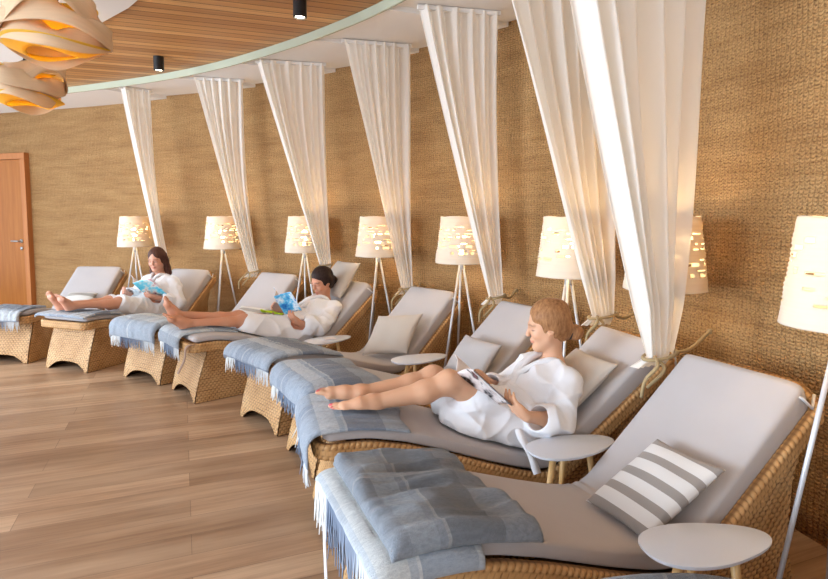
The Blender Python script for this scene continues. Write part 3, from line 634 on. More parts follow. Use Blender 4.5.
# ------------------------------------------------------------------ curtains
def curtain(A, B, tie, hook, label, seed, nf=9, tail=.07, tail_shift=(0.02, 0, 0)):
    A, B, tie = np.array(A, float), np.array(B, float), np.array(tie, float); nu, nv = 130, 90; u = np.linspace(0, 1, nu)[:, None]; v = np.linspace(0, 1, nv)[None]
    zt = 2.995; d = (B - A); W = np.linalg.norm(d); d /= W; nrm = np.array([-d[1], d[0]])
    r = np.random.RandomState(seed); zb = tie[2]
    f = v ** (1.0 + 1.9 * u ** 1.5); top = A[None, None] + (B - A)[None, None] * u[..., None]
    half = .058 + .02 * (W > .75); bot = tie[None, None, :2] + d[None, None] * ((u - .5) * 2 * half)[..., None]
    XY = top * (1 - f[..., None]) + bot * f[..., None]
    ph = 2 * PI * nf * (u + .045 * np.sin(5.5 * u + seed)) + .7 * np.sin(3 * v + seed) * (1 - v); am = (.034 + .03 * np.clip(W - .66, 0, 1) / .3 + .012 * np.sin(5 * u + seed)) * (1 - .35 * v) * np.minimum(1, (1 - v) * 6 + .35)
    off = am * (np.sin(ph) + .16 * np.sin(2.3 * ph + 1)) + .02 * np.sin(2 * PI * u * 2.2 + 2 * v + seed) * np.sin(PI * v)
    XY = XY + off[..., None] * nrm
    Z = zt + (zb - zt) * v + 0 * u
    P = np.concatenate([XY, Z[..., None]], -1)
    # tail below the tie
    nt = 16; tv = np.linspace(0, 1, nt)[None, 1:]; hb = half * (1 + .35 * tv); XY2 = tie[None, None, :2] + d * ((u - .5) * 2 * hb)[..., None] + np.array(tail_shift)[:2] * tv[..., None]
    off2 = (am[:, -1:] + .006 * tv) * (np.sin(ph[:, -1:] + .5 * tv) + .16 * np.sin(2.3 * ph[:, -1:] + 1)); XY2 = XY2 + off2[..., None] * nrm
    P2 = np.concatenate([XY2, (zb - tail * tv + 0 * u)[..., None]], -1); P = np.concatenate([P, P2], 1)
    root = empty('tied_curtain', (A[0], A[1], 0)); inv = np.array([A[0], A[1], 0])
    add('drape', P - inv, gridF(nu, P.shape[1]), M['curtain'], root)
    m = MB(); m.box((*((A + B) / 2 - A), 2.985), (W + .03, .03, .03), np.array([[d[0], -d[1], 0], [d[1], d[0], 0], [0, 0, 1]])); m.build('curtain_track', M['white'], root, False)
    # rope loop, knot and two ends, running back to a hook on the wall
    m = MB(); cc = np.array([tie[0], tie[1], zb]) - inv; d3 = np.array([d[0], d[1], 0]); n3 = np.array([nrm[0], nrm[1], 0]); a = np.linspace(0, 2 * PI, 40)
    ring = cc + np.cos(a)[:, None] * d3 * (half + .016) + np.sin(a)[:, None] * n3 * .055 + np.stack([0 * a, 0 * a, .014 * np.cos(a)], -1); m.tube(ring, .009, 8)
    hk = np.array(hook, float) - inv; p0 = cc + d3 * .06
    m.tube(resample(spline(np.array([p0, (p0 + hk) / 2 + [0, 0, -.035], hk]), 8), .02), .009, 8)
    ts3 = np.array([tail_shift[0], tail_shift[1], 0]) * .9
    kn = cc - d3 * .055 - n3 * .02 * np.sign(nrm[1]) ; 
    fr_ = -n3 if nrm[1] > 0 else n3
    m.tube(resample(spline(np.array([kn, kn + fr_ * .05 - d3 * .035 + [0, 0, -.03], kn + fr_ * .055 - d3 * .075 + ts3 * .6 + [0, 0, -.10], kn + fr_ * .05 - d3 * .065 + ts3 + [0, 0, -.19]]), 8), .012), .0085, 8)
    m.tube(resample(spline(np.array([kn, kn + fr_ * .05 + d3 * .01 + [0, 0, -.05], kn + fr_ * .05 - d3 * .03 + ts3 + [0, 0, -.15]]), 8), .012), .0085, 8)
    m.build('tieback_rope', M['jute'], root); m = MB(); m.tube([hk + [0, 0, .012], hk - [0, 0, .012]], .012, 8); m.build('rope_end', M['jute'], root)
    tag(root, label, 'curtain', 'white curtains tied back along the wall'); return root
CU = [((-3.5, 7.0), (-3.24, 7.22), (-3.06, 7.0, .93), (-2.97, 7.5, .93), 'farthest white tied curtain, above the long-haired woman'), ((-2.45, 6.55), (-1.95, 6.68), (-1.84, 6.56, .82), (-1.68, 6.78, .84), 'second white curtain from the door, beside the second lamp'), ((-1.56, 5.83), (-.91, 5.98), (-.90, 5.82, .96), (-.70, 6.08, .94), 'third white curtain from the door, behind the dark-haired woman\'s head'), ((-.62, 5.18), (-.04, 5.34), (-.065, 5.3, .79), (.06, 5.45, .80), 'white curtain tied between the taupe and the large beige pillow\'s loungers'), ((.04, 4.36), (.64, 4.5), (.637, 4.42, .83), (.83, 4.63, .85), 'white curtain tied just left of the grey pillow\'s lounger'), ((.42, 3.3), (1.22, 3.55), (1.14, 3.43, .855), (1.42, 3.6, .86), 'white curtain tied above the blonde woman\'s backrest'), ((.53, 2.42), (1.365, 2.8), (1.185, 2.725, .785), (1.6, 3.07, .83), 'nearest and widest white curtain, hanging before a lit lamp')]
for i, (A, B, tie, hk, lab) in enumerate(CU): ka = math.radians(LG[7 - i][2]); hk = (tie[0] * 1.03, tie[1] * 1.03, tie[2]) if i < 3 else hk; curtain(A, B, tie, hk, lab, 20 + i * 3, nf=[4, 5, 6, 6, 6, 6, 6][i], tail_shift=(-.07 * math.sin(ka), .07 * math.cos(ka)))

# ------------------------------------------------------------------ pendants and spots
def pendant(loc, s, rz, label, seed):
    root = empty('veneer_pendant_lamp', loc, rz); r = np.random.RandomState(seed)
    for b in range(3):
        nu, nv = 120, 16; a = np.arange(nu) * 2 * PI / nu; p1, p2, p3 = r.rand(3) * 6.28; zc = (1 - b) * .085
        v = np.linspace(-1, 1, nv)[None]; hw = (.088 + .02 * np.sin(3 * a + p2))[:, None]
        tilt = (.42 + .42 * np.sin(3 * a + p1))[:, None]; rad = (.235, .255, .225)[b] + .03 * np.sin(2 * a + p3)[:, None]
        zz = zc + (.045 * np.sin(2 * a + p2 + 1) + .03 * np.sin(3 * a + p1))[:, None]
        cv = .35 * v * np.sin(3 * a + p1)[:, None]
        R = rad - np.sin(tilt + cv) * v * hw + .022 * (1 - v ** 2); Z = zz + np.cos(tilt + cv) * v * hw
        P = np.stack([R * np.cos(a)[:, None], R * np.sin(a)[:, None], Z], -1) * s
        uv = np.stack(np.broadcast_arrays(a[:, None] * .2, v * .08), -1); o = add('veneer_band', P, gridF(nu, nv, True, False), M['veneer'], root, uv); sm = o.modifiers.new('t', 'SOLIDIFY'); sm.thickness = .0022
    m = MB()
    for rr, z, ph in ((.19, -.15, 0), (.13, -.02, 1.0), (.15, .06, 2)):
        a = np.linspace(0, 2 * PI, 70); c = np.stack([rr * np.cos(a) * 1.2, rr * np.sin(a), z + .02 * np.sin(2 * a + ph)], -1) * s
        w = np.linspace(-.03, .03, 6) * s; P = c[:, None] + np.array([0, 0, 1.0]) * w[None, :, None]; P[..., :2] *= (1 + .3 * w[None, :, None] / (.03 * s))
        m.grid(P)
    o = m.build('inner_band', M['veneer_in'], root); sm = o.modifiers.new('t', 'SOLIDIFY'); sm.thickness = .002
    m = MB(); m.lathe(np.array([(0, -.05), (.03, -.04), (.042, -.0), (.03, .04), (.014, .07), (0, .07)]) * s, 18); m.build('bulb', M['bulb2'], root, orient=True)
    m = MB(); h = 3.026 - loc[2]; m.lathe([(0, .07 * s), (.018, .07 * s), (.02, .19 * s), (.008, .23 * s), (.004, .24 * s), (.004, h - .03), (.05, h - .025), (.05, h), (0, h)], 16); m.build('cord', M['black'], root, orient=True)
    tag(root, label, 'pendant lamp', 'veneer pendant lamps'); li = bpy.data.lights.new('pendant_glow', 'POINT'); li.energy = 9; li.color = (1, .74, .26); li.shadow_soft_size = .04; lo = bpy.data.objects.new('pendant_glow', li); C.objects.link(lo); lo.location = loc
pendant((-2.06, 3.4, 2.545), .94, .4, 'upper nearer pendant lamp of wavy wood veneer, glowing yellow inside', 4)
pendant((-2.97, 4.5, 2.465), .9, 1.3, 'lower farther pendant lamp of wavy wood veneer at the left edge', 9)
for (x, y, lab) in ((-.84, 4.36, 'black cylinder ceiling spotlight at the top edge'), (-2.56, 5.9, 'black cylinder ceiling spotlight near the glass edge, left of the second curtain')):
    root = empty('ceiling_spotlight', (x, y, 3.045)); m = MB(); m.lathe([(0, 0), (.05, 0), (.05, -.135), (.043, -.138), (.04, -.12), (0, -.12)], 24); m.build('housing', M['black'], root, orient=True, sharp=.7)
    m = MB(); m.lathe([(0, -.119), (.036, -.119), (.036, -.127), (0, -.13)], 20); m.build('lens', M['led'], root, orient=True); tag(root, lab, 'spotlight', 'black ceiling spotlights')
    li = bpy.data.lights.new('spot', 'SPOT'); li.energy = 30; li.color = (1, .85, .65); li.spot_size = 1.0; lo = bpy.data.objects.new('spot', li); C.objects.link(lo); lo.location = (x, y, 2.88)

# ------------------------------------------------------------------ people (signed distance bodies turned into one surface)
import openvdb as vdb
class Field:
    def __init__(s, lo, hi, h):
        s.lo = np.array(lo, float); s.h = h; s.n = np.ceil((np.array(hi) - s.lo) / h).astype(int) + 1
        s.D = np.full(s.n, .12, np.float32)
        s.ax = [s.lo[i] + h * np.arange(s.n[i]) for i in range(3)]
    def blk(s, lo, hi):
        a = np.maximum(np.floor((np.array(lo) - s.lo) / s.h).astype(int), 0); b = np.minimum(np.ceil((np.array(hi) - s.lo) / s.h).astype(int) + 1, s.n)
        if (b <= a).any(): return None
        sl = tuple(slice(i, j) for i, j in zip(a, b))
        g = np.meshgrid(*[s.ax[i][sl[i]].astype(np.float32) for i in range(3)], indexing='ij'); return sl, g
    def op(s, sl, d, k, mode='add'):
        A = s.D[sl]
        if mode == 'sub':
            h = np.maximum(k - np.abs(A + d), 0) / k; s.D[sl] = np.maximum(A, -d) + h * h * k * .25
        else:
            h = np.maximum(k - np.abs(A - d), 0) / k; s.D[sl] = np.minimum(A, d) - h * h * k * .25
    def cone(s, a, b, ra, rb, k=.02, mode='add', sq=None):
        """round cone; sq=(dir,f) squeezes the section along dir by f"""
        a, b = np.array(a, float), np.array(b, float); m = max(ra, rb) * (1.0 if sq is None else 1.6) + k + 3 * s.h
        r = s.blk(np.minimum(a, b) - m, np.maximum(a, b) + m)
        if r is None: return
        sl, (X, Y, Z) = r; d = b - a; L2 = d @ d + 1e-12
        px, py, pz = X - a[0], Y - a[1], Z - a[2]; t = np.clip((px * d[0] + py * d[1] + pz * d[2]) / L2, 0, 1)
        qx, qy, qz = px - t * d[0], py - t * d[1], pz - t * d[2]
        if sq is not None:
            n = np.array(sq[0], float); n /= np.linalg.norm(n); c = qx * n[0] + qy * n[1] + qz * n[2]; c = c * (1 / sq[1] - 1); qx, qy, qz = qx + c * n[0], qy + c * n[1], qz + c * n[2]
        dd = np.sqrt(qx * qx + qy * qy + qz * qz) - (ra + (rb - ra) * t)
        if sq is not None and sq[1] < 1: dd = dd * (.5 + .5 * sq[1])
        s.op(sl, dd.astype(np.float32), k, mode)
    def ell(s, c, R, rad, k=.02, mode='add'):
        """ellipsoid, R rows are its axes"""
        c = np.array(c, float); rad = np.array(rad, float); R = np.array(R, float); m = rad.max() + k + 3 * s.h; r = s.blk(c - m, c + m)
        if r is None: return
        sl, (X, Y, Z) = r; p = [X - c[0], Y - c[1], Z - c[2]]; q = [sum(R[i][j] * p[j] for j in range(3)) / rad[i] for i in range(3)]
        k0 = np.sqrt(q[0] ** 2 + q[1] ** 2 + q[2] ** 2) + 1e-6; k1 = np.sqrt(sum((q[i] / rad[i]) ** 2 for i in range(3))) + 1e-6
        s.op(sl, (k0 * (k0 - 1) / k1).astype(np.float32), k, mode)
    def grid(s): return np.meshgrid(*[a.astype(np.float32) for a in s.ax], indexing='ij')
    def mesh(s):
        g = vdb.FloatGrid(.12); g.copyFromArray(s.D.astype(np.float32)); P, T, Q = g.convertToPolygons(0.0, 0.0)
        P = np.asarray(P, float) * s.h + s.lo; return P, np.asarray(Q, int)

def unit(v): v = np.array(v, float); return v / np.linalg.norm(v)
I3 = np.eye(3)
def hand(F, wrist, d, nrm, side, sc=1.0, curl=.6, spread=.2, thumb=.5, k=.007):
    """d: pointing direction of the hand, nrm: out of the palm, side: +1/-1 where the thumb sits along cross(nrm,d)"""
    d = unit(d); nrm = unit(np.array(nrm) - d * (np.array(nrm) @ d)); w = np.cross(nrm, d) * side; wrist = np.array(wrist, float)
    F.cone(wrist, wrist + d * .03 * sc, .024 * sc, .028 * sc, .02, sq=(nrm, .75))
    pc = wrist + d * .058 * sc; F.ell(pc, [d, w, nrm], [.052 * sc, .041 * sc, .017 * sc], .016)
    ln = [.072, .082, .077, .060]; of = [.028, .009, -.011, -.029]
    for i in range(4):
        b = wrist + d * (.092 - .006 * abs(i - 1.2)) * sc + w * of[i] * sc; dr = unit(d + w * (spread * of[i] * 8)); c = 0; p = b - dr * .03 * sc; F.cone(p, b, .010 * sc, .0095 * sc, .01); p = b
        for j, (f, r0, r1) in enumerate(((.44, .0095, .0088), (.31, .0088, .008), (.25, .008, .0066))):
            c += curl * (.55 if j == 0 else .75); v = dr * math.cos(c) + nrm * math.sin(c); q = p + v * ln[i] * f * sc; F.cone(p, q, r0 * sc, r1 * sc, .004); p = q
    tb = wrist + d * .028 * sc + w * .03 * sc; t1 = tb + unit(w * .75 + d * .7 + nrm * thumb * .5) * .038 * sc; t2 = t1 + unit(w * .25 + d * .9 + nrm * thumb) * .032 * sc; t3 = t2 + unit(d * .9 + nrm * thumb * 1.1) * .024 * sc
    F.cone(wrist + d * .02 * sc + w * .008 * sc, tb, .02 * sc, .016 * sc, .014); F.cone(tb, t1, .015 * sc, .0115 * sc, .01); F.cone(t1, t2, .0112 * sc, .010 * sc, .006); F.cone(t2, t3, .0098 * sc, .0075 * sc, .005)

def foot(F, ankle, heel, ball, up, out, sc=1.0):
    """ankle joint, heel point, ball of the foot; up = back of the foot side, out = little toe side"""
    ankle, heel, ball = (np.array(v, float) for v in (ankle, heel, ball)); d = unit(ball - heel); up = unit(np.array(up) - d * (np.array(up) @ d)); out = unit(np.array(out, float) - d * (np.array(out) @ d))
    F.cone(ankle, heel, .034 * sc, .029 * sc, .03); mid = (heel + ball) / 2 + up * .022 * sc
    F.cone(ankle, mid, .034 * sc, .028 * sc, .03, sq=(up, .95)); F.cone(heel, ball, .026 * sc, .022 * sc, .03); F.cone(mid, ball + up * .004 * sc, .030 * sc, .024 * sc, .03)
    F.cone(ball - out * .016 * sc, ball + out * .024 * sc, .021 * sc, .016 * sc, .02)
    F.ell(ankle + out * .027 * sc, I3, [.014 * sc] * 3, .014); F.ell(ankle - out * .026 * sc, I3, [.014 * sc] * 3, .014)
    tips = []
    for i, (o, l, r) in enumerate(((-.026, .052, .0125), (-.006, .05, .009), (.010, .045, .0085), (.024, .038, .008), (.036, .030, .0075))):
        b = ball + out * o * sc + d * .008 * sc; m = b + (d + up * .12) * l * .55 * sc; e = b + (d - up * .02) * l * sc; F.cone(b - d * .012 * sc, m, r * 1.05 * sc, r * sc, .008); F.cone(m, e, r * sc, r * .92 * sc, .004); tips.append((e + up * r * .8 * sc + d * .002, r * sc))
    return tips

def head(F, c, fwd, up, sc=1.0):
    """c head centre; returns (axes, key points) for painting and hair"""
    f = unit(fwd); up = unit(np.array(up) - f * (np.array(up) @ f)); l = np.cross(up, f); R = np.array([f, l, up]); c = np.array(c, float)
    P = lambda x, y, z: c + (f * x + l * y + up * z) * sc
    r = lambda *a: [q * sc for q in a]
    F.ell(P(-.016, 0, .034), R, r(.094, .074, .088), .02); F.ell(P(.018, 0, -.03), R, r(.068, .061, .088), .04)
    F.cone(P(.02, .045, -.055), P(.066, .010, -.098), .020 * sc, .018 * sc, .03); F.cone(P(.02, -.045, -.055), P(.066, -.010, -.098), .020 * sc, .018 * sc, .03); F.ell(P(.072, 0, -.1), R, r(.017, .02, .016), .016)
    for s_ in (1, -1):
        F.ell(P(.084, .031 * s_, .004), R, r(.016, .019, .012), .014, 'sub'); F.ell(P(.068, .030 * s_, .003), R, r(.0145, .0145, .0125), .005); F.cone(P(.083, .012 * s_, .021), P(.074, .044 * s_, .022), .008 * sc, .006 * sc, .014)
        F.ell(P(.06, .038 * s_, -.032), R, r(.024, .02, .02), .024); F.ell(P(-.006, .074 * s_, -.008), np.array([unit(f + up * .2), l, up]), r(.018, .008, .029), .006); F.ell(P(-.002, .081 * s_, -.006), R, r(.009, .006, .016), .005, 'sub')
    F.cone(P(.082, 0, .014), P(.104, 0, -.026), .0075 * sc, .0095 * sc, .012); F.ell(P(.1, .009, -.030), R, r(.008, .0075, .007), .006); F.ell(P(.1, -.009, -.030), R, r(.008, .0075, .007), .006)
    F.ell(P(.083, 0, -.055), R, r(.013, .02, .009), .008); F.ell(P(.0905, 0, -.0575), R, r(.0075, .019, .0052), .004); F.ell(P(.088, 0, -.0685), R, r(.0085, .016, .006), .004); F.cone(P(.099, .018, -.063), P(.099, -.018, -.063), .0016 * sc, .0016 * sc, .002, 'sub')
    return R, c, sc

SKIN = np.array(L(222, 174, 140)); LIP = np.array(L(196, 106, 100)); BROW = np.array(L(112, 76, 54)); NAIL = np.array(L(214, 86, 104))
def paint(P, hd, nails, skin, brow=BROW):
    col = np.tile(skin, (len(P), 1)); R, c, sc = hd; q = (P - c) @ R.T / sc; x, y, z = q.T; ay = np.abs(y)
    def blend(m, k, a=1.0):
        w = np.clip(m, 0, 1)[:, None] * a; col[:] = col * (1 - w) + k * w
    fr = x > .045
    blend(fr * np.exp(-((z + .063) / .0095) ** 4 - (ay / .019) ** 4) * (x > .078), LIP, .6)
    blend(fr * np.exp(-((z - .0245 + .25 * np.maximum(ay - .034, 0)) / .0045) ** 4 - ((ay - .03) / .02) ** 6), brow, .75)
    blend(fr * np.exp(-((z + .004 - .03 * (ay - .03)) / .003) ** 4 - ((ay - .031) / .016) ** 6), np.array(L(46, 30, 28)), .85)
    blend(fr * np.exp(-((z - .008) / .008) ** 4 - ((ay - .031) / .014) ** 6), np.array(L(206, 150, 126)), .5)
    blend(np.exp(-((z + .035) / .022) ** 2 - ((ay - .045) / .02) ** 2) * fr, np.array(L(222, 150, 122)), .22)
    for p, r in nails or []: blend((np.linalg.norm(P - p, axis=1) < r * .85) * 1.0, NAIL, .9)
    return col

def finish(name, F, k, mat, parent=None, paintf=None, smooth_it=2, label=None, cat=None):
    P, Q = F.mesh()
    V = P.copy(); V[:, 1] *= -1
    col = paintf(P) if paintf else None
    o = add(name, V, Q, mat, parent, col=col, orient=True)
    if parent is None:
        x, y, a = LG[k]; o.location = (x, y, 0); o.rotation_euler = (0, 0, math.radians(a)); tag(o, label, cat)
    if smooth_it:
        sm = o.modifiers.new('s', 'SMOOTH'); sm.factor = .5; sm.iterations = smooth_it
    return o
def seat_(F): pass
def folds(F, amp, f, seed, aniso=(1, 1, 1), mask=None):
    X, Y, Z = F.grid(); n = wnoise(X * aniso[0], Y * aniso[1], Z * aniso[2], f, seed, 9); n = np.clip(1 - 1.25 * np.abs(n), -.6, 1); n = n * np.abs(n) ** .5 * amp
    F.D -= (n if mask is None else n * mask(X, Y, Z)).astype(np.float32)

def seat(F):  # clip below the mattress surface so nothing sinks in
    X, Y, Z = F.grid(); F.D = np.maximum(F.D, (Tc(X) + .03 * (X < .43) - Z).astype(np.float32) * .8)
    nn = HW * .95; F.D = np.maximum(F.D, np.where(Z < Tz(X) - .03, nn * 0 + .05, -1).astype(np.float32))

def woman(k, J, label, hair, skin=SKIN, voxel=.0055, s=1.0, robe_to=None, skirt='short', nails=False, brow=BROW):
    lo = np.array([-.22, -.55, .2]); hi = np.array([1.75, .55, 1.2]); v3 = lambda n: np.array(J[n], float)
    hd_c = v3('head'); F = Field(lo, hi, voxel); sN, sF, pel, chest, neck = v3('shN'), v3('shF'), v3('pelvis'), v3('chest'), v3('neck')
    waist = (pel * .45 + chest * .55); ax = unit(chest - pel); lat = unit(sN - sF)
    hN, hF = pel + lat * .085 * s, pel - lat * .085 * s
    # trunk
    F.cone(hN, hF, .1 * s, .1 * s, .04); F.cone(pel, waist, .115 * s, .1 * s, .06); F.cone(waist, chest, .1 * s, .11 * s, .06); F.cone(chest + lat * .06 * s, chest - lat * .06 * s, .095 * s, .095 * s, .06)
    F.cone(sN, sF, .05 * s, .05 * s, .05); F.cone(chest, neck, .09 * s, .05 * s, .06); fw = unit(J['fwd']); upv = unit(J['up']); nb = hd_c - fw * .02 * s - upv * .06 * s
    F.cone(neck, nb, .05 * s, .047 * s, .03)
    hd = head(F, hd_c, fw, upv, s * J.get('hs', 1.0))
    nl = []
    for q in 'NF':
        sg = 1 if q == 'N' else -1
        h_, kn, an = (hN if q == 'N' else hF), v3('knee' + q), v3('ank' + q)
        F.cone(h_, kn, .086 * s, .054 * s, .04); F.ell(kn, I3, [.053 * s] * 3, .03)
        cm = kn + (an - kn) * .32 + np.array([.0, 0, -.016]) * s; F.cone(kn, cm, .050 * s, .054 * s, .03); F.cone(cm, an, .052 * s, .033 * s, .03)
        nl += foot(F, an, v3('heel' + q), v3('ball' + q), J['fup' + q], J['fout' + q], s)
        sh, el, wr = v3('sh' + q), v3('el' + q), v3('wr' + q); F.cone(sh, el, .047 * s, .038 * s, .03); F.cone(el, el + (wr - el) * .35, .038 * s, .037 * s, .02); F.cone(el + (wr - el) * .3, wr, .038 * s, .025 * s, .02)
        hand(F, wr, J['hd' + q], J['hn' + q], J['hs' + q], s * .95, J.get('curl', .6), .15)
    seat(F)
    body = finish('person', F, k, M['skin'], None, lambda P: paint(P, hd, nl if nails else None, skin, brow), 2, label, 'person'); del F
    # bathrobe
    G = Field(lo, hi, voxel * 1.15); e = .018 * s
    G.cone(hN, hF, .1 * s + e, .1 * s + e, .05); G.cone(pel, waist, .115 * s + e, .104 * s + e, .07); G.cone(waist, chest, .104 * s + e, .112 * s + e, .07); G.cone(chest + lat * .07 * s, chest - lat * .07 * s, .1 * s + e, .1 * s + e, .06)
    G.cone(sN, sF, .05 * s + e * .6, .05 * s + e * .6, .04); G.cone(chest, neck - ax * .02, .095 * s + e, .062 * s, .06)
    for q in 'NF':
        sh, el, wr = v3('sh' + q), v3('el' + q), v3('wr' + q); G.cone(sh, el, .06 * s + e * .5, .066 * s + e * .5, .012); cu = el + (wr - el) * J.get('cuff', .42); G.cone(el, cu, .062 * s + e * .4, .062 * s + e * .4, .012)
        G.cone(cu - unit(wr - el) * .03, cu + unit(wr - el) * .012, .066 * s + e * .5, .07 * s + e * .5, .006)
    for (a, b, ra, rb, sq) in J['skirt']:
        G.cone(a, b, ra, rb, .045, sq=((0, 0, 1), sq) if sq else None)
    seat(G)
    folds(G, .013, 20, 3 + k, (.9, 1, .8)); folds(G, .008, 40, 13 + k, (1.2, .6, .8)); seat(G)
    # belt
    X, Y, Z = G.grid(); bp = waist * .75 + pel * .25; t = (X - bp[0]) * ax[0] + (Y - bp[1]) * ax[1] + (Z - bp[2]) * ax[2]; dist2 = (X - bp[0]) ** 2 + (Y - bp[1]) ** 2 + (Z - bp[2]) ** 2
    G.D -= (.009 * np.exp(-(t / .02) ** 6) * (dist2 < .04)).astype(np.float32)
    # neckline V and sleeve mouths
    fr = unit(np.cross(lat, ax)) ; fr = fr if fr @ np.array(J['front']) > 0 else -fr
    vt = chest + fr * (.12 * s + e) - ax * J.get('vdeep', .03) * s
    top = neck + ax * .045 + fr * .03
    for f_ in (.0, .25, .5, .75): p = top * (1 - f_) + vt * f_; G.cone(p, p + fr * .09, (.052 * (1 - f_) + .026) * s, (.056 * (1 - f_) + .03) * s, .008, 'sub')
    G.cone(neck - ax * .005, nb + upv * .05, .06 * s, .075 * s, .01, 'sub')
    for q in 'NF':
        el, wr = v3('el' + q), v3('wr' + q); cu = el + (wr - el) * J.get('cuff', .42); dv = unit(wr - el); G.cone(cu + dv * .0, cu + dv * .12, .052 * s, .06 * s, .004, 'sub')
    robe = finish('bathrobe', G, k, M['robe'], body, None, 1)
    # lapels
    m = MB(); n0 = neck - fr * .055 + ax * .012
    for sg in (1, -1):
        pts = resample(spline(np.array([n0, neck + lat * sg * .066 * s + ax * .0, top + lat * sg * .062 * s - ax * .045 + fr * .02, (top + vt) / 2 + lat * sg * .04 * s + fr * .03, vt + lat * sg * .0 + fr * .01, vt - lat * sg * .05 - ax * .1 + fr * .0]), 8), .012); pts[:, 1] *= -1
        m.tube(pts, .016 * s, 10)
    m.build('collar', M['robe'], robe, orient=True)
    # hair
    R, c, sc = hd; H = Field(lo, hi, .0055); P = lambda x, y, z: c + (R[0] * x + R[1] * y + R[2] * z) * sc
    H.ell(P(-.022, 0, .040), R, [.1 * sc, .083 * sc, .096 * sc], .01)
    H.ell(P(-.05, 0, -.01), R, [.066 * sc, .076 * sc, .085 * sc], .03)
    for sg in (1, -1): H.ell(P(-.012, .05 * sg, .0), R, [.052 * sc, .033 * sc, .062 * sc], .02)
    if hair[0] == 'bun': 
        H.ell(P(*hair[2]), R, [.036 * sc, .044 * sc, .042 * sc], .012)
        H.cone(P(-.06, 0, -.03), P(*hair[2]), .045 * sc, .03 * sc, .03)
    else:
        for (a, b, ra, rb) in hair[2]: H.cone(P(*a), P(*b), ra * sc, rb * sc, .03)
    # leave the face free
    H.ell(P(.094, 0, -.055), R, [.078 * sc, .068 * sc, .122 * sc], .012, 'sub'); H.ell(P(.045, 0, -.12), R, [.065 * sc, .075 * sc, .07 * sc], .02, 'sub')
    if hair[0] == 'bun':
        for sg in (1, -1): H.ell(P(.004, .085 * sg, -.034), R, [.02 * sc, .03 * sc, .024 * sc], .01, 'sub')
    X, Y, Z = H.grid(); H.D -= (.0025 * wnoise(X, Y, Z, 60, 4, 8)).astype(np.float32)
    finish('hair', H, k, hair[1], body, None, 1)
    if hair[0] == 'bun' and len(hair) > 3:
        a = np.linspace(0, 2 * PI, 30); b0 = np.array(hair[2]); cen = b0 * .72 + np.array([-.06, 0, -.03]) * .28
        d = unit(b0 - np.array([-.06, 0, -.03])); u = unit(np.cross(d, [0, 1, 0])); m = MB(); ring = np.array([P(*(cen + (u * math.cos(t) + np.array([0, 1, 0]) * math.sin(t)) * .036)) for t in a]); ring[:, 1] *= -1; m.tube(ring, .010, 8); m.build('hair_tie', M['hairtie'], body)
    return body, robe

def magazine(k, S0, S1, wN, wF, mat, label, seed, sheen=None):
    """open magazine: spine S0 (near reader) to S1, page directions wN and wF in lounger coordinates"""
    S0, S1 = np.array(S0, float), np.array(S1, float); root = empty('magazine', (LG[k][0], LG[k][1], 0), math.radians(LG[k][2])); tag(root, label, 'magazine', 'magazines held by the readers')
    for w in (wN, wF):
        w = np.array(w, float); nrm = unit(np.cross(S1 - S0, w)); rd = np.array([.7, 0, .7]); nrm = nrm if nrm @ rd > 0 else -nrm
        nu, nv = 16, 12; u = np.linspace(0, 1, nu)[:, None, None]; v = np.linspace(0, 1, nv)[None, :, None]
        P = S0 + (S1 - S0) * v + w * u + nrm * .018 * np.sin(PI * u) ** 1; uv = np.stack(np.broadcast_arrays(u[..., 0] * .21 * (1 if w is wN else -1), v[..., 0] * .28), -1)
        for nm, a, b, mt in (('cover', -.0012, 0, mat), ('pages', .0004, .004, M['paper'])):
            A = np.concatenate([P + nrm * a, (P + nrm * b)[:, ::-1]], 1).copy(); A[..., 1] *= -1; UV = np.concatenate([uv, uv[:, ::-1]], 1)
            A = np.concatenate([A[:1].mean(1, keepdims=True).repeat(A.shape[1], 1), A, A[-1:].mean(1, keepdims=True).repeat(A.shape[1], 1)]) if False else A
            add(nm, A, gridF(nu, A.shape[1], False, True), mt, root, UV, orient=True)
    return root

# blonde woman on the second lounger
J1 = dict(head=(1.195, -.0, .885), fwd=(-.88, -.30, -.20), up=(-.12, 0, 1), pelvis=(.99, 0, .425), chest=(1.17, 0, .565), neck=(1.235, 0, .675), front=(-.6, 0, .7), hs=1.06,
          shN=(1.225, .165, .63), shF=(1.21, -.165, .64), kneeN=(.62, .10, .655), kneeF=(.6, -.09, .63), ankN=(.245, .085, .582), ankF=(.215, -.05, .592),
          heelN=(.255, .09, .56), ballN=(.115, .09, .568), fupN=(-.1, .35, 1), foutN=(.0, 1, -.3), heelF=(.2, -.045, .562), ballF=(.07, -.065, .598), fupF=(.35, .1, 1), foutF=(0, -1, .1),
          elN=(1.14, .225, .455), wrN=(.94, .29, .52), hdN=(-.72, -.22, .66), hnN=(.62, -.45, .62), hsN=1, elF=(1.03, -.24, .47), wrF=(.875, -.09, .60), hdF=(-.75, .35, .4), hnF=(-.1, .8, -.3), hsF=-1, curl=.5, cuff=.36,
          skirt=[((1.0, .09, .43), (.76, .10, .55), .118, .088, None), ((1.0, -.09, .43), (.74, -.10, .53), .118, .095, None), ((1.0, .06, .40), (.70, .05, .455), .12, .10, .8), ((1.02, .12, .38), (.72, .13, .44), .09, .06, .8), ((.8, -.05, .45), (.66, -.1, .50), .1, .07, None)], vdeep=.07)
p1, r1 = woman(2, J1, 'woman in white bathrobe with blonde hair in a bun, reading with knees bent', ('bun', M['hair_blonde'], (-.125, 0, -.06), 1), voxel=.0045, nails=True)
magazine(2, (.825, .14, .525), (.645, .11, .695), (.035, .155, .055), (.06, -.17, .05), M['cov_bw'], 'open magazine with black and white cover held by the blonde woman', 1)
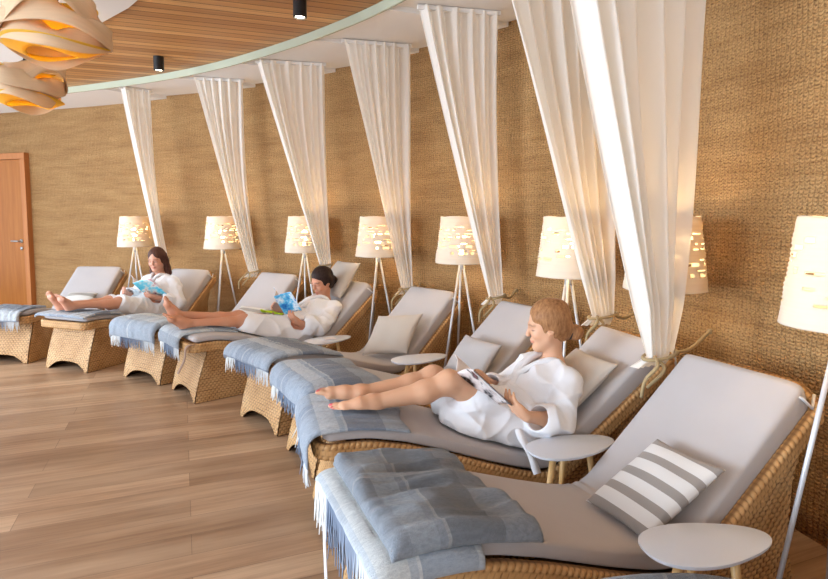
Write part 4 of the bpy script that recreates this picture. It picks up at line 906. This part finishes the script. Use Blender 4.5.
# loose belt end of the robe hanging over the mattress edge
pts = resample(spline(np.array([(.93, .15, .56), (.925, .175, .50), (.93, .235, .42), (.945, .275, .37), (.965, .305, .31), (.985, .315, .25)]), 8), .012); T = np.gradient(pts, axis=0); T /= np.linalg.norm(T, axis=1, keepdims=True); S = np.array([1.0, .15, .2]); S = S / np.linalg.norm(S)
U = np.cross(T, S); U /= np.linalg.norm(U, axis=1, keepdims=True); wv = .016 + .003 * np.sin(np.arange(len(pts)) * .5)[:, None]
R = np.stack([pts + S * wv + U * .004, pts - S * wv + U * .004, pts - S * wv - U * .004, pts + S * wv - U * .004], 1); R[..., 1] *= -1; m = MB(); m.grid(R, False, True); m.build('belt_end', M['robe'], r1, orient=True)

# dark-haired woman with bun on the fifth lounger
J2 = dict(head=(1.315, 0, .835), fwd=(-.85, .12, -.32), up=(-.2, 0, 1), pelvis=(1.03, 0, .42), chest=(1.25, 0, .545), neck=(1.345, 0, .64), front=(-.6, 0, .7), hs=1.05,
          shN=(1.335, .165, .585), shF=(1.325, -.165, .595), kneeN=(.50, .07, .565), kneeF=(.50, -.05, .58), ankN=(.02, .06, .60), ankF=(-.02, -.03, .66), heelN=(.005, .065, .577), ballN=(-.095, .075, .655), fupN=(.6, 0, .8), foutN=(0, 1, 0), heelF=(-.045, -.03, .635), ballF=(-.085, -.045, .755), fupF=(.85, 0, .4), foutF=(0, -1, 0),
          elN=(1.15, .235, .45), wrN=(.97, .19, .505), hdN=(-.72, -.25, .6), hnN=(.6, -.45, .6), hsN=1, elF=(1.1, -.24, .5), wrF=(.93, -.1, .60), hdF=(-.8, .2, .4), hnF=(-.1, .9, .1), hsF=-1, curl=.7, cuff=.5,
          skirt=[((1.02, .08, .41), (.53, .08, .545), .105, .078, None), ((1.02, -.08, .41), (.53, -.07, .55), .105, .078, None), ((1.0, 0, .40), (.52, .02, .51), .105, .08, .9), ((.9, .1, .40), (.53, .1, .48), .085, .06, .9)], vdeep=-.0)
woman(5, J2, 'woman in white bathrobe with dark hair in a bun, legs stretched, reading', ('bun', M['hair_dark'], (-.115, 0, -.035)), np.array(L(206, 150, 120)), .006, 1.04, brow=np.array(L(50, 34, 28)))
magazine(5, (.885, .07, .575), (.80, .03, .745), (.10, .125, .045), (.08, -.16, .06), M['cov_blue'], 'open magazine with blue cover held by the dark-haired woman', 2)

# long-haired woman on the seventh lounger
J3 = dict(head=(1.15, 0, .97), fwd=(-.85, .25, -.22), up=(-.1, 0, 1), pelvis=(1.05, 0, .43), chest=(1.18, 0, .64), neck=(1.205, 0, .78), front=(-.8, 0, .5), hs=1.0,
          shN=(1.215, .165, .715), shF=(1.205, -.165, .715), kneeN=(.55, .08, .57), kneeF=(.55, -.06, .575), ankN=(.06, .03, .60), ankF=(.05, -.06, .61), heelN=(.035, .03, .575), ballN=(-.04, .035, .68), fupN=(.8, 0, .6), foutN=(0, 1, 0), heelF=(.02, -.07, .585), ballF=(-.05, -.085, .70), fupF=(.8, 0, .6), foutF=(0, -1, 0),
          elN=(1.16, .27, .5), wrN=(.98, .17, .57), hdN=(-.6, -.5, .2), hnN=(-.2, -.7, .5), hsN=1, elF=(1.08, -.27, .53), wrF=(.88, -.17, .62), hdF=(-.7, .3, .3), hnF=(-.2, .8, .3), hsF=-1, curl=.7, cuff=.55,
          skirt=[((1.04, .08, .42), (.60, .09, .55), .11, .085, None), ((1.04, -.08, .42), (.60, -.07, .56), .11, .085, None), ((1.0, 0, .41), (.60, 0, .51), .11, .085, .9)], vdeep=.0)
woman(7, J3, 'woman in white bathrobe with long straight brown hair, reading at the far left', ('long', M['hair_brown'], [((-.04, .06, .02), (-.05, .085, -.16), .045, .04), ((-.04, -.06, .02), (-.04, -.085, -.16), .045, .035), ((-.06, 0, 0), (-.08, 0, -.2), .065, .06), ((-.05, .085, -.16), (-.08, .10, -.27), .04, .018), ((-.05, 0, -.16), (-.1, .03, -.28), .06, .03)]), np.array(L(212, 158, 132)), .006, 1.04, brow=np.array(L(70, 46, 38)))
magazine(7, (.99, .05, .55), (.81, .0, .74), (.04, .21, .05), (.1, -.15, .08), M['cov_teal'], 'open magazine with teal and blue cover held by the long-haired woman', 3)

# ------------------------------------------------------------------ camera, world
cam = bpy.data.cameras.new('camera'); co = bpy.data.objects.new('camera', cam); C.objects.link(co)
cam.sensor_width = 36; cam.sensor_fit = 'HORIZONTAL'; cam.lens = 574.43 / 828 * 36; cam.shift_y = -.03324; cam.clip_start = .05
co.location = (0, 0, 1.45); co.rotation_euler = (math.radians(90 - 4.5345), 0, 0); SC.camera = co
w = bpy.data.worlds.new('world'); SC.world = w; w.use_nodes = True; bg = w.node_tree.nodes['Background']; bg.inputs[0].default_value = (.9, .95, 1, 1); bg.inputs[1].default_value = .8
SC.view_settings.view_transform = 'Standard'; SC.view_settings.look = 'None'; SC.view_settings.gamma = 1; SC.view_settings.exposure = 0.17
SC.cycles.max_bounces = 8
